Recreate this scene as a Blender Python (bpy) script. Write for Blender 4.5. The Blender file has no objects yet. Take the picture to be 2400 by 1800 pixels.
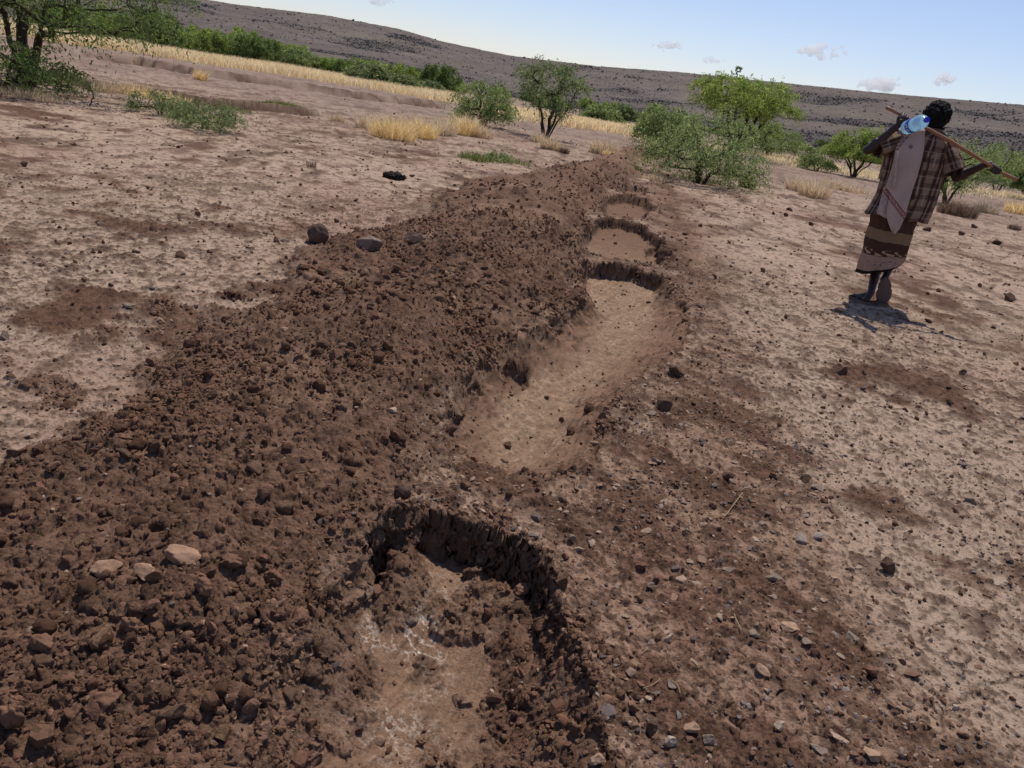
import bpy, bmesh, math, random
import numpy as np
from math import radians, sin, cos, tan, pi
from mathutils import Vector, Matrix

S = bpy.context.scene
COL = S.collection
random.seed(7)
rng = np.random.default_rng(7)

# ------------------------------------------------------------------ camera
CAM_H = 1.35
FPX = 1800.0                       # focal length in pixels of the 2400 px wide photograph
ROLL, PITCH = radians(9.5), radians(21.1)
cam_d = bpy.data.cameras.new("camera")
cam = bpy.data.objects.new("camera", cam_d)
COL.objects.link(cam)
S.camera = cam
cam_d.sensor_width = 36.0
cam_d.lens = 36.0 * FPX / 2400.0
cam_d.clip_start = 0.05
cam_d.clip_end = 20000.0
FWD = np.array([0, cos(PITCH), -sin(PITCH)])
_r0 = np.array([1.0, 0, 0]); _u0 = np.cross(_r0, FWD)
CR = cos(ROLL) * _r0 + sin(ROLL) * _u0
CU = -sin(ROLL) * _r0 + cos(ROLL) * _u0
mw = Matrix(((CR[0], CU[0], -FWD[0], 0), (CR[1], CU[1], -FWD[1], 0), (CR[2], CU[2], -FWD[2], CAM_H), (0, 0, 0, 1)))
cam.matrix_world = mw

# ------------------------------------------------------------------ world, sun, exposure
SUN_X, SUN_Y = 0.12, 0.47          # horizontal offset towards the sun per metre of height
SUN_EL = math.atan(1 / math.hypot(SUN_X, SUN_Y))
W = bpy.data.worlds.new("World"); S.world = W; W.use_nodes = True
wn = W.node_tree.nodes; wl = W.node_tree.links
for n in list(wn): wn.remove(n)
wo = wn.new('ShaderNodeOutputWorld'); bg = wn.new('ShaderNodeBackground')
sk = wn.new('ShaderNodeTexSky'); sk.sky_type = 'NISHITA'; sk.sun_disc = False
sk.sun_elevation = SUN_EL
sk.sun_rotation = math.atan2(SUN_X, SUN_Y)
sk.altitude = 400; sk.air_density = 1.0; sk.dust_density = 0.5; sk.ozone_density = 3.0
bg.inputs['Strength'].default_value = 0.15
tint = wn.new('ShaderNodeVectorMath'); tint.operation = 'MULTIPLY'; tint.inputs[1].default_value = (1.08, 0.98, 1.05)
wl.new(sk.outputs[0], tint.inputs[0]); wl.new(tint.outputs[0], bg.inputs[0]); wl.new(bg.outputs[0], wo.inputs[0])
sl = bpy.data.lights.new("sun", 'SUN'); sl.energy = 5.0; sl.angle = radians(0.5); sl.color = (1.0, 0.94, 0.85)
sun = bpy.data.objects.new("sun", sl); COL.objects.link(sun)
sd = Vector((SUN_X, SUN_Y, 1.0)).normalized()
sun.rotation_euler = sd.to_track_quat('Z', 'Y').to_euler()
sun.location = (2, 8, 20)
S.view_settings.view_transform = 'Standard'; S.view_settings.look = 'None'
S.view_settings.gamma = 1.0; S.view_settings.exposure = -0.42; S.view_settings.use_curve_mapping = False
S.render.engine = 'CYCLES'
S.cycles.volume_bounces = 40
S.cycles.max_bounces = 40; S.cycles.diffuse_bounces = 4; S.cycles.glossy_bounces = 4; S.cycles.transmission_bounces = 6

# ------------------------------------------------------------------ helpers
def lin(r, g, b):
    f = lambda c: (c / 12.92 if c <= 0.04045 else ((c + 0.055) / 1.055) ** 2.4)
    return np.array([f(r / 255), f(g / 255), f(b / 255)])

K = 2400.0 / 2212.0
def ray(x, y): return FWD * FPX + CR * (x - 1200) - CU * (y - 900)
def gp(x, y, z=0.0):
    """photo pixel -> ground point at height z"""
    r = ray(x, y); t = (z - CAM_H) / r[2]
    return np.array([0, 0, CAM_H]) + r * t
def gd(x, y, z=0.0): return gp(x * K, y * K, z)
def at_y(x, y, Y):
    r = ray(x, y); return np.array([0, 0, CAM_H]) + r * (Y / r[1])

def hsh(ix, iy, seed):
    h = (ix.astype(np.uint32) * np.uint32(374761393)) + (iy.astype(np.uint32) * np.uint32(668265263)) + np.uint32((seed * 2246822519) & 0xffffffff)
    h = (h ^ (h >> np.uint32(13))) * np.uint32(1274126177)
    h = (h ^ (h >> np.uint32(16))) * np.uint32(2246822519)
    h = h ^ (h >> np.uint32(15))
    return (h.astype(np.float64) / 4294967296.0).astype(np.float32)

def perlin(x, y, seed=0):
    x0 = np.floor(x); y0 = np.floor(y)
    fx = (x - x0).astype(np.float32); fy = (y - y0).astype(np.float32)
    ix = x0.astype(np.int64); iy = y0.astype(np.int64)
    u = fx * fx * fx * (fx * (fx * 6 - 15) + 10); v = fy * fy * fy * (fy * (fy * 6 - 15) + 10)
    def g(dx, dy):
        a = hsh(ix + dx, iy + dy, seed) * 6.2831853
        return np.cos(a) * (fx - dx) + np.sin(a) * (fy - dy)
    a = g(0, 0); b = g(1, 0); c = g(0, 1); d = g(1, 1)
    return ((a + (b - a) * u) * (1 - v) + (c + (d - c) * u) * v) * 1.5

def fbm(x, y, scale, octv=4, seed=0, gain=0.5):
    s = 0; a = 1.0; t = 0
    for i in range(octv):
        f = (2.03 ** i) / scale
        s = s + a * perlin(x * f + 17.3 * i, y * f - 9.1 * i, seed + i); t += a; a *= gain
    return s / t

def sm(a, b, x):
    t = np.clip((x - a) / (b - a), 0, 1); return t * t * (3 - 2 * t)

def cobble(x, y, cell, seed, dens=0.8, flat=0.6, rmin=0.3, rmax=0.7):
    """union of random lumps on a jittered grid: height and a random value per lump"""
    gx = np.floor(x / cell).astype(np.int64); gy = np.floor(y / cell).astype(np.int64)
    H = np.zeros(x.shape, np.float32); ID = np.zeros(x.shape, np.float32)
    wx = (x + cell * 0.25 * perlin(x / cell * 2.1, y / cell * 2.1, seed + 50)); wy = (y + cell * 0.25 * perlin(x / cell * 2.1, y / cell * 2.1, seed + 51))
    for dx in (-1, 0, 1):
        for dy in (-1, 0, 1):
            cx = gx + dx; cy = gy + dy
            h1 = hsh(cx, cy, seed); h2 = hsh(cx, cy, seed + 1); h3 = hsh(cx, cy, seed + 2); h4 = hsh(cx, cy, seed + 3)
            px = (cx + h1) * cell; py = (cy + h2) * cell
            r = cell * (rmin + (rmax - rmin) * h3 * h3)
            an = h4 * 6.2831853; ca = np.cos(an); sa = np.sin(an)
            ex = (wx - px); ey = (wy - py)
            qx = (ex * ca + ey * sa) / r; qy = (-ex * sa + ey * ca) / (r * 0.7)
            d2 = qx * qx + qy * qy
            h = r * flat * np.sqrt(np.clip(1 - d2, 0, 1)) * (h4 * 7.7 % 1.0 < dens)
            m = h > H
            H = np.where(m, h, H); ID = np.where(m, h3 * 0.5 + h1 * 0.5, ID)
    return H, ID

def worley_edge(x, y, cell, seed):
    """F2 - F1 distance: small along cell borders"""
    gx = np.floor(x / cell).astype(np.int64); gy = np.floor(y / cell).astype(np.int64)
    f1 = np.full(x.shape, 9.0, np.float32); f2 = np.full(x.shape, 9.0, np.float32)
    for dx in (-1, 0, 1):
        for dy in (-1, 0, 1):
            cx = gx + dx; cy = gy + dy
            px = cx + hsh(cx, cy, seed); py = cy + hsh(cx, cy, seed + 1)
            d = np.sqrt((x / cell - px) ** 2 + (y / cell - py) ** 2).astype(np.float32)
            f2 = np.where(d < f1, f1, np.minimum(f2, d)); f1 = np.minimum(f1, d)
    return (f2 - f1) * cell

def poly_sd(x, y, poly, w=None):
    """signed distance to polygon (positive inside) and the value w interpolated along the nearest edge"""
    n = len(poly); best = np.full(x.shape, 1e9); wv = np.zeros(x.shape); inside = np.zeros(x.shape, bool)
    for i in range(n):
        ax, ay = poly[i][:2]; bx, by = poly[(i + 1) % n][:2]
        ex, ey = bx - ax, by - ay
        t = np.clip(((x - ax) * ex + (y - ay) * ey) / (ex * ex + ey * ey + 1e-12), 0, 1)
        d = np.hypot(x - ax - t * ex, y - ay - t * ey)
        m = d < best
        best = np.where(m, d, best)
        if w is not None: wv = np.where(m, w[i] + (w[(i + 1) % n] - w[i]) * t, wv)
        c = ((ay > y) != (by > y)) & (x < ex * (y - ay) / ((by - ay) if by != ay else 1e-9) + ax)
        inside ^= c
    return np.where(inside, best, -best), wv

def line_d(x, y, pts):
    best = np.full(x.shape, 1e9); side = np.zeros(x.shape); tt = np.zeros(x.shape); n = len(pts) - 1
    for i in range(n):
        ax, ay = pts[i][:2]; bx, by = pts[i + 1][:2]; ex, ey = bx - ax, by - ay
        t = np.clip(((x - ax) * ex + (y - ay) * ey) / (ex * ex + ey * ey), 0, 1)
        d = np.hypot(x - ax - t * ex, y - ay - t * ey); s = np.sign(ex * (y - ay) - ey * (x - ax))
        m = d < best; best = np.where(m, d, best); side = np.where(m, s, side); tt = np.where(m, (i + t) / n, tt)
    return best, side, tt

# ------------------------------------------------------------------ object helpers
def tag(o, label=None, cat=None, group=None, kind=None):
    if label: o['label'] = label
    if cat: o['category'] = cat
    if group: o['group'] = group
    if kind: o['kind'] = kind
    return o

def mesh_np(name, V, F, col=None, smooth=False):
    """V (n,3); F (m,k) with one k, or list of such arrays; col (n,3) linear"""
    me = bpy.data.meshes.new(name)
    Fs = F if isinstance(F, list) else [F]
    Fs = [np.asarray(f, np.int32) for f in Fs if len(f)]
    V = np.ascontiguousarray(V, np.float32)
    me.vertices.add(len(V)); me.vertices.foreach_set('co', V.ravel())
    li = np.concatenate([f.ravel() for f in Fs]); cnt = np.concatenate([np.full(len(f), f.shape[1], np.int32) for f in Fs])
    me.loops.add(len(li)); me.loops.foreach_set('vertex_index', li)
    me.polygons.add(len(cnt)); st = np.concatenate([[0], np.cumsum(cnt)[:-1]]).astype(np.int32)
    me.polygons.foreach_set('loop_start', st)
    me.polygons.foreach_set('use_smooth', np.full(len(cnt), smooth))
    me.update(calc_edges=True)
    if col is not None:
        a = me.attributes.new('col', 'FLOAT_COLOR', 'POINT')
        c = np.ones((len(V), 4), np.float32); c[:, :3] = col; a.data.foreach_set('color', c.ravel())
    return me

def obj(name, me, mat=None, parent=None, loc=(0, 0, 0)):
    o = bpy.data.objects.new(name, me); COL.objects.link(o)
    if mat and not me.materials: me.materials.append(mat)
    o.location = loc
    if parent: o.parent = parent
    return o

def empty(name, loc=(0, 0, 0)):
    o = bpy.data.objects.new(name, None); COL.objects.link(o); o.location = loc; o.empty_display_size = 0.2; return o

# ------------------------------------------------------------------ materials
def mat_base(name):
    m = bpy.data.materials.new(name); m.use_nodes = True
    nt = m.node_tree; return m, nt, nt.nodes['Principled BSDF'], nt.nodes['Material Output']

def vc_mat(name, rough=0.9, var=0.25, vscale=30.0, bump=0.0, bscale=80.0, bdist=0.01, spec=0.2, translucent=0.0, base=None, var2=None):
    m, nt, p, out = mat_base(name); N = nt.nodes; L = nt.links
    tc = N.new('ShaderNodeTexCoord')
    if base is None:
        at = N.new('ShaderNodeAttribute'); at.attribute_name = 'col'; csrc = at.outputs['Color']
    else:
        rg = N.new('ShaderNodeRGB'); rg.outputs[0].default_value = (*base, 1); csrc = rg.outputs[0]
    nz = N.new('ShaderNodeTexNoise'); nz.inputs['Scale'].default_value = vscale; nz.inputs['Detail'].default_value = 6; nz.inputs['Roughness'].default_value = 0.7
    L.new(tc.outputs['Object'], nz.inputs['Vector'])
    mr = N.new('ShaderNodeMapRange'); mr.inputs[1].default_value = 0.3; mr.inputs[2].default_value = 0.7
    mr.inputs[3].default_value = 1 - var; mr.inputs[4].default_value = 1 + var
    L.new(nz.outputs[0], mr.inputs[0])
    mx = N.new('ShaderNodeVectorMath'); mx.operation = 'SCALE'
    L.new(csrc, mx.inputs[0]); L.new(mr.outputs[0], mx.inputs['Scale'])
    cout = mx.outputs[0]
    L.new(cout, p.inputs['Base Color'])
    p.inputs['Roughness'].default_value = rough; p.inputs['Specular IOR Level'].default_value = spec
    if bump > 0:
        n2 = N.new('ShaderNodeTexNoise'); n2.inputs['Scale'].default_value = bscale; n2.inputs['Detail'].default_value = 8; n2.inputs['Roughness'].default_value = 0.65
        L.new(tc.outputs['Object'], n2.inputs['Vector'])
        b = N.new('ShaderNodeBump'); b.inputs['Strength'].default_value = bump; b.inputs['Distance'].default_value = bdist
        L.new(n2.outputs[0], b.inputs['Height']); L.new(b.outputs[0], p.inputs['Normal'])
    if translucent > 0:
        tr = N.new('ShaderNodeBsdfTranslucent'); L.new(cout, tr.inputs['Color'])
        ms = N.new('ShaderNodeMixShader'); ms.inputs[0].default_value = translucent
        L.new(p.outputs[0], ms.inputs[1]); L.new(tr.outputs[0], ms.inputs[2]); L.new(ms.outputs[0], out.inputs['Surface'])
    return m

M_ground = vc_mat('ground_soil', 0.95, 0.16, 60.0, 1.0, 110.0, 0.010, 0.08)
def speckle(m, pairs):
    nt = m.node_tree; N = nt.nodes; L = nt.links; p = N['Principled BSDF']; src = p.inputs['Base Color'].links[0].from_socket; tc = N.new('ShaderNodeTexCoord')
    for sc_, lo_, hi_, k_ in pairs:
        nz = N.new('ShaderNodeTexNoise'); nz.inputs['Scale'].default_value = sc_; nz.inputs['Detail'].default_value = 5; nz.inputs['Roughness'].default_value = .75; L.new(tc.outputs['Object'], nz.inputs['Vector'])
        mr = N.new('ShaderNodeMapRange'); mr.inputs[1].default_value = lo_; mr.inputs[2].default_value = hi_; mr.inputs[3].default_value = 1; mr.inputs[4].default_value = k_; L.new(nz.outputs[0], mr.inputs[0])
        mx = N.new('ShaderNodeVectorMath'); mx.operation = 'SCALE'; L.new(src, mx.inputs[0]); L.new(mr.outputs[0], mx.inputs['Scale']); src = mx.outputs[0]
    L.new(src, p.inputs['Base Color'])
speckle(M_ground, [(38.0, .54, .66, .62), (9.0, .55, .72, .70)])
M_hill = vc_mat('hill_soil', 0.95, 0.25, 0.9, 0.6, 1.2, 0.25, 0.1)
M_stone = vc_mat('stone', 0.85, 0.2, 40.0, 0.6, 120.0, 0.004, 0.08)
M_clod = vc_mat('clod_soil', 0.95, 0.22, 70.0, 1.0, 150.0, 0.006, 0.05)
M_leaf = vc_mat('leaf', 0.6, 0.15, 8.0, translucent=0.5, spec=0.2)
M_bark = vc_mat('bark', 0.9, 0.3, 25.0, 0.5, 60.0, 0.01, 0.1)
M_straw = vc_mat('straw', 0.75, 0.2, 10.0, translucent=0.5, spec=0.2)
M_cloth = vc_mat('cloth', 0.95, 0.10, 140.0, 0.35, 500.0, 0.001, 0.1)
M_skin = vc_mat('skin', 0.5, 0.12, 20.0, 0.2, 200.0, 0.001, 0.4, base=tuple(lin(50, 32, 26)))
M_hair = vc_mat('hair', 0.8, 0.3, 60.0, 0.8, 220.0, 0.006, 0.15, base=(0.008, 0.007, 0.007))

# ------------------------------------------------------------------ terrain description (all in metres, laid out from the photographed place)
def PD(l): return [tuple(gd(a[0], a[1])[:2]) for a in l]
_pits = [
 dict(d=.17, v=[(770,1230,.06),(800,1180,.05),(865,1150,.04),(900,1115,.025),(980,1118,.02),(1060,1145,.02),(1130,1185,.025),(1172,1262,.03),(1205,1340,.05),(1240,1410,.09),(1262,1480,.15),(1285,1560,.26),(1320,1700,.32),(1380,2000,.35),(1300,2500,.35),(420,2500,.3),(480,2000,.35),(560,1659,.3),(600,1500,.25),(660,1400,.2),(720,1290,.12)]),
 dict(d=.145, v=[(1252,592,.06),(1260,574,.04),(1300,568,.03),(1370,578,.03),(1430,600,.04),(1465,650,.22),(1485,690,.36),(1490,720,.42),(1440,775,.40),(1385,815,.36),(1328,862,.28),(1300,905,.16),(1300,950,.30),(1280,1000,.42),(1200,1030,.45),(1100,1028,.45),(1000,995,.36),(960,940,.32),(985,880,.24),(1020,815,.22),(1080,765,.18),(1180,720,.28),(1265,650,.2)]),
 dict(d=.12, v=[(1240,530,.12),(1275,490,.04),(1300,474,.03),(1345,476,.03),(1390,490,.04),(1430,520,.05),(1455,555,.06),(1440,577,.1),(1370,565,.25),(1300,555,.25)]),
 dict(d=.12, v=[(1290,455,.1),(1310,428,.03),(1350,423,.03),(1395,433,.04),(1415,452,.08),(1385,475,.2),(1310,470,.2)]),
 dict(d=.09, v=[(1335,415,.1),(1350,401,.03),(1395,406,.03),(1402,420,.1),(1360,424,.15)]),
 dict(d=.18, v=[(1375,330,.1),(1400,322,.03),(1430,328,.04),(1425,342,.1),(1390,347,.2)]),
]
PITS = [(p['d'], PD(p['v']), [a[2] for a in p['v']]) for p in _pits]
NOTCH = [(d_, PD(l_)) for d_, l_ in ((.07, [(1078,778),(1108,764),(1150,766),(1152,786),(1100,800)]), (.06, [(986,832),(1030,818),(1044,832),(1005,850)]), (.05, [(950,905),(975,890),(1010,880),(1000,900),(965,920)]), (.07, [(1395,520),(1425,512),(1440,550),(1415,555)]), (.07, [(1458,655),(1478,650),(1490,680),(1470,684)]), (.05, [(700,1290),(735,1285),(728,1330),(700,1350)]), (.05, [(1290,900),(1306,890),(1312,915),(1292,925)]), (.12, [(785,1190),(825,1178),(860,1165),(850,1200),(800,1232)]))]
LOOSE = PD([(-20,1010),(150,960),(270,900),(330,790),(480,710),(600,640),(650,560),(760,515),(900,485),(960,440),(1030,395),(1120,388),(1220,368),(1290,343),(1355,322),(1405,322),(1385,380),(1345,400),(1310,425),(1290,455),(1270,490),(1245,530),(1245,590),(1260,650),(1180,715),(1080,760),(1010,825),(960,900),(930,990),(880,1060),(865,1135),(790,1190),(730,1280),(670,1380),(620,1490),(540,1659),(480,2000),(350,2600),(-1200,2400),(-1500,1500),(-600,1100)])
DUSTY = PD([(930,1000),(1010,990),(1100,1020),(1300,1000),(1310,900),(1400,810),(1500,720),(1480,640),(1430,540),(1420,450),(1400,360),(1430,350),(1500,470),(1560,600),(1600,740),(1640,900),(1760,1050),(1850,1300),(2050,1500),(2250,1800),(2500,2400),(1300,2400),(1290,1560),(1200,1330),(1130,1185),(980,1118),(900,1115),(870,1130)])
# mound heights: (display px x, y, height)
_caps = [(1390,318,.30),(1345,338,.34),(1290,372,.28),(1235,402,.34),(1120,400,.10),(1230,450,.30),(1100,450,.14),(1170,520,.30),(1000,500,.10),(1060,600,.26),(900,620,.30),(800,560,.10),(960,690,.28),(1120,680,.16),(700,650,.10),(850,780,.20),(960,830,.16),(700,800,.12),(500,800,.06),(430,880,.16),(560,900,.12),(700,960,.14),(820,1000,.10),(600,1050,.10),(400,1050,.08),(200,1150,.08),(500,1180,.16),(300,1300,.12),(600,1250,.14),(480,1400,.12),(150,1450,.10),(0,1300,.06),(350,1600,.10),(100,1650,.08)]
CAPS = [(*gd(a, b, h * 1.2)[:2], h * 1.2) for a, b, h in _caps]
SCARPS = [(.22, 3.5, [gp(*p)[:2] for p in [(180,130),(330,148),(450,172),(600,190),(700,205),(830,225),(980,243),(1060,252)]]),
          (.13, 1.6, [gp(*p)[:2] for p in [(90,165),(170,192),(230,205),(380,222),(450,240),(520,248),(640,262),(760,272)]])]
SHRUB_SHADE = None

C_crust = lin(174, 150, 129); C_brown = lin(110, 83, 67); C_dark = lin(110, 82, 65); C_dust = lin(145, 115, 93); C_salt = lin(176, 157, 132)

def terrain(x, y, fine=True):
    x = np.asarray(x, np.float64); y = np.asarray(y, np.float64)
    sh = x.shape; x = x.ravel(); y = y.ravel(); r = np.hypot(x, y)
    z = 0.05 * fbm(x, y, 9.0, 3, 3) * sm(3, 12, r) + 0.25 * fbm(x, y, 60.0, 2, 5) * sm(20, 60, r) * (1 - sm(60, 90, r) * .5) + .012 * fbm(x, y, 1.1, 3, 8)
    near = (r < 34)
    # ragged coordinates for the edges
    a1 = np.where(r < 4, .02, .035)
    wx = x + a1 * 1.6 * fbm(x, y, .22, 3, 21, .4); wy = y + a1 * 1.6 * fbm(x, y, .22, 3, 31, .4)
    loose = np.zeros_like(x); dusty = np.zeros_like(x); floor = np.zeros_like(x); wall = np.zeros_like(x); trod = np.zeros_like(x)
    idx = np.nonzero(near)[0]
    X, Y = wx[idx], wy[idx]
    d, _ = poly_sd(X + (.10 + .30 * sm(2, 8, r[idx])) * (fbm(X, Y, 1.3, 3, 41) + .5 * fbm(X, Y, .25, 3, 42)), Y + (.12 + .3 * sm(2, 8, r[idx])) * fbm(X, Y, .9, 4, 43), LOOSE)
    num = 0; den = 0
    for cx, cy, ch in CAPS:
        rr = np.hypot(cx, cy); s = .10 * rr
        w = 1 / (((X - cx) ** 2 + (Y - cy) ** 2) / (s * s) + .15) ** 2
        num = num + w * ch; den = den + w
    cap = num / den
    hh = cap * (1 - np.exp(-np.clip(d, 0, 9) * .62 / cap)) * (1 + .45 * fbm(X, Y, .7, 3, 51)) + .035 * fbm(X, Y, .28, 3, 53) * sm(0, .3, d)
    z[idx] += hh
    loose[idx] = np.clip(sm(-.12, .16, d) + .8 * sm(.18, .42, fbm(X, Y, .35, 3, 55)) * sm(-.9, 0, d), 0, 1)
    d2, _ = poly_sd(X + .3 * fbm(X, Y, 1.3, 3, 61), Y + .3 * fbm(X, Y, 1.1, 3, 63), DUSTY)
    dusty[idx] = sm(-.25, .25, d2)
    for dep, poly, w in PITS:
        P = np.array(poly); bb = (X > P[:, 0].min() - 1.2) & (X < P[:, 0].max() + 1.2) & (Y > P[:, 1].min() - 1.2) & (Y < P[:, 1].max() + 1.2)
        ii = np.nonzero(bb)[0]
        if not len(ii): continue
        dd, ww = poly_sd(X[ii], Y[ii], poly, w)
        t = np.clip(dd / ww, 0, 1); pr = np.where(ww < .07, t ** .8, 1 - (1 - t) ** 1.6)
        bowl = pr * (.86 + .14 * sm(0, .35, dd))
        j = idx[ii]
        kill = sm(0, .06, dd)
        z[j] = z[j] * (1 - kill) - dep * bowl - kill * 0.0
        trod[j] = np.maximum(trod[j], np.exp(-(np.clip(-dd, 0, 3) / (.12 + .06 * r[j])) ** 2) * sm(4.0, 6.5, r[j]))
        rim = np.exp(-(np.clip(-dd, 0, 1) / .06) ** 2) * (dd < 0)
        z[j] += .012 * rim
        floor[j] = np.maximum(floor[j], sm(.35, 1.0, t) * (dd > 0)); wall[j] = np.maximum(wall[j], sm(-.02, np.where(ww < .12, .02, .16), dd + .05 * fbm(X[ii], Y[ii], .1, 2, 46) * (ww > .12)))
        loose[j] *= 1 - sm(.0, .05, dd); 
    for dep, poly in NOTCH:
        P = np.array(poly); ii = np.nonzero((x > P[:, 0].min() - .1) & (x < P[:, 0].max() + .1) & (y > P[:, 1].min() - .1) & (y < P[:, 1].max() + .1))[0]
        if len(ii):
            dd, _ = poly_sd(wx[ii], wy[ii], poly); z[ii] -= dep * sm(-.01, .03, dd); wall[ii] = np.maximum(wall[ii], dd > 0)
    # spoil that slid into the nearest pit
    for (cx, cy, h, sx, sy, an) in TONGUES:
        ex, ey = x - cx, y - cy; u = ex * cos(an) + ey * sin(an); v = -ex * sin(an) + ey * cos(an)
        g = np.exp(-(u / sx) ** 2 - (v / sy) ** 2)
        z += h * g; loose = np.maximum(loose, sm(.25, .6, g) * wall)
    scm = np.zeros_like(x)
    inA = (wall > 0) & (r < 2.45)
    lz = sm(-.12, .12, fbm(x, y, .24, 3, 57) + .30 * sm(.10, .45, x) - .45 * np.exp(-((x - SALT[0]) / .17) ** 2)) * inA
    loose = np.maximum(loose, lz * .9); z += .012 * lz
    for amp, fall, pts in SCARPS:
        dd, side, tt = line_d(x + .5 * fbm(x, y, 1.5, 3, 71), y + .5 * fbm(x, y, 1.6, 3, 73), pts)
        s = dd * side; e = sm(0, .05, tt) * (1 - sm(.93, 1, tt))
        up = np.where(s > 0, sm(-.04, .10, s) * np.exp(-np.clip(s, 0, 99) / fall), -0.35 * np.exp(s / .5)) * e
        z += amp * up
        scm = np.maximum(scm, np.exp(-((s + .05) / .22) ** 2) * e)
    dusty = np.clip(dusty, 0, 1)
    if not fine: return z.reshape(sh), loose.reshape(sh), dusty.reshape(sh), floor.reshape(sh), wall.reshape(sh)
    # ---- fine relief and colour
    crustm = (1 - loose) * (1 - wall)
    pa = fbm(x, y, 1.6, 4, 81) + .55 * fbm(x, y, .35, 3, 85); far = sm(8, 22, r)
    su = (x - y) * .7071; sv = (x + y) * .7071
    stk = fbm(su / 3.2, sv, .22, 4, 83) + .6 * fbm(su / 3, sv, .07, 3, 84)
    nearR = (1 - sm(4, 8, r))
    patch = sm(-.02, .40, pa * (1 - .5 * nearR * dusty) + stk * nearR * (.35 + .5 * dusty) + .16 * dusty - .08)           # crumbly brown dirt lying on the crust
    dz_ = (dusty * .72)[:, None]; col = (C_crust[None] * (1 - dz_) + C_dust[None] * 1.02 * dz_) * (1 - patch[:, None]) + C_brown[None] * patch[:, None]
    n3 = fbm(x, y, .12, 4, 91)
    col = col * (1 + .16 * n3[:, None])
    nl = fbm(x, y, 7.0, 3, 95)
    col = col * (1 + .10 * nl[:, None])
    reddish = sm(.05, .5, fbm(x, y, 3.0, 3, 97))[:, None]
    col = col * (1 - .35 * reddish) + (lin(150, 112, 95)[None] * .9) * .35 * reddish
    mid = r < 14
    i = np.nonzero(mid & (crustm > .02))[0]
    if len(i):
        xi, yi = x[i], y[i]
        ed = worley_edge(xi + .02 * fbm(xi, yi, .05, 3, 101), yi + .02 * fbm(xi, yi, .05, 3, 103), .085, 105)
        ed2 = worley_edge(xi + .04 * fbm(xi, yi, .1, 3, 107), yi + .04 * fbm(xi, yi, .1, 3, 109), .24, 111)
        ck = np.maximum((1 - sm(0, .005, ed)) * sm(-.05, .25, fbm(xi, yi, .6, 2, 113)), (1 - sm(0, .009, ed2)) * .9) * crustm[i] * (1 - .75 * patch[i])
        z[i] -= .007 * ck
        col[i] *= (1 - .35 * ck)[:, None]
        # flakes lifting at the edges
        z[i] += .004 * perlin(xi / .05, yi / .05, 115) * crustm[i]
    # pebbly dirt
    for cell, seed, amp, rmax_, den_ in ((.018, 121, .9, 4.5, .9), (.034, 131, .85, 8.0, .7), (.07, 141, .6, 18.0, .45), (.16, 151, .32, 40.0, .3)):
        amount = np.clip(loose * 1.0 + (crustm * patch) * .5 + dusty * .18 * crustm + wall * .10 + .10 * crustm, 0, 1)
        if cell > .05: amount = np.clip(loose * 1.0 + .10 * crustm * patch + .04, 0, 1)
        i = np.nonzero((r < rmax_) & (amount > .04))[0]
        if not len(i): continue
        h, idv = cobble(x[i], y[i], cell, seed, den_, .75)
        pres = sm(0, .25, amount[i] - (1 - idv) * .55 * (1 - loose[i]))
        hh = h * pres * amp
        z[i] += hh * (.7 + .3 * loose[i])
        k = (sm(0, cell * .2, hh) * .5)[:, None]
        cc = C_dark[None] * (.72 + .62 * idv[:, None])
        col[i] = col[i] * (1 - k) + cc * k
    tk = (trod * (.45 + .4 * sm(-.2, .3, fbm(x, y, .3, 3, 421))) * (1 - wall))[:, None]; col = col * (1 - tk) + (C_brown * 1.08)[None] * tk
    # loose soil tint
    lo = loose[:, None]
    lc = C_dark[None] * (1 + .28 * fbm(x, y, .25, 4, 161)[:, None]) * (1 + .25 * fbm(x, y, .03, 3, 165)[:, None])
    dusttop = sm(-.05, .45, fbm(x, y, .8, 4, 167) + .5 * fbm(x, y, 3.0, 2, 168))[:, None]
    lc = lc * (1 - .65 * dusttop) + C_dust[None] * .65 * dusttop
    col = col * (1 - lo * .85) + lc * lo * .85
    # pit floors: smooth trodden silt with pale salty mottling, walls brown with scrape marks
    wl_ = wall[:, None]; fl = floor[:, None]
    i = np.nonzero(wall > 0)[0]
    if len(i):
        xi, yi = x[i], y[i]
        wc = (C_dust * .55 + C_dark * .45)[None] * (1 + .22 * fbm(xi, yi, .12, 4, 171)[:, None])
        rad = np.hypot(xi, yi)
        mott = (.16 * (rad > 2.6) + .80 * sm(-.02, .42, fbm(xi, yi, .03, 4, 175, .7) + .35 * fbm(xi, yi, .35, 3, 177) + np.where(rad > 2.6, .02, -.22)))[:, None] * (1 - .45 * sm(6.5, 9, rad))[:, None]
        wc2 = wc * .35 + C_dust[None] * .65; fc = wc2 * (1 - .7 * mott) + C_salt[None] * .7 * mott
        saltv = (1 - sm(.0, .10, np.abs(fbm(xi, yi, .05, 4, 181, .65)))) * sm(-.05, .3, fbm(xi + .3, yi, .25, 3, 183) + .35 * 1.0 - .15) * (rad < 2.5) * np.clip(np.exp(-((xi - SALT[0]) / .14) ** 2 - ((yi - SALT[1]) / .30) ** 2) * 1.3, 0, 1)
        fc = fc + (lin(230, 218, 202)[None] - fc) * saltv[:, None] * .8
        m = (1 - loose[i])[:, None]
        f2 = fl[i]
        sc_ = fbm((xi * .94 - yi * .33) / .22, (xi * .33 + yi * .94) / 1.3, .2, 4, 431) + .5 * fbm((xi * .94 - yi * .33) / .3, (xi * .33 + yi * .94) / 1.2, .06, 3, 433)
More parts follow.
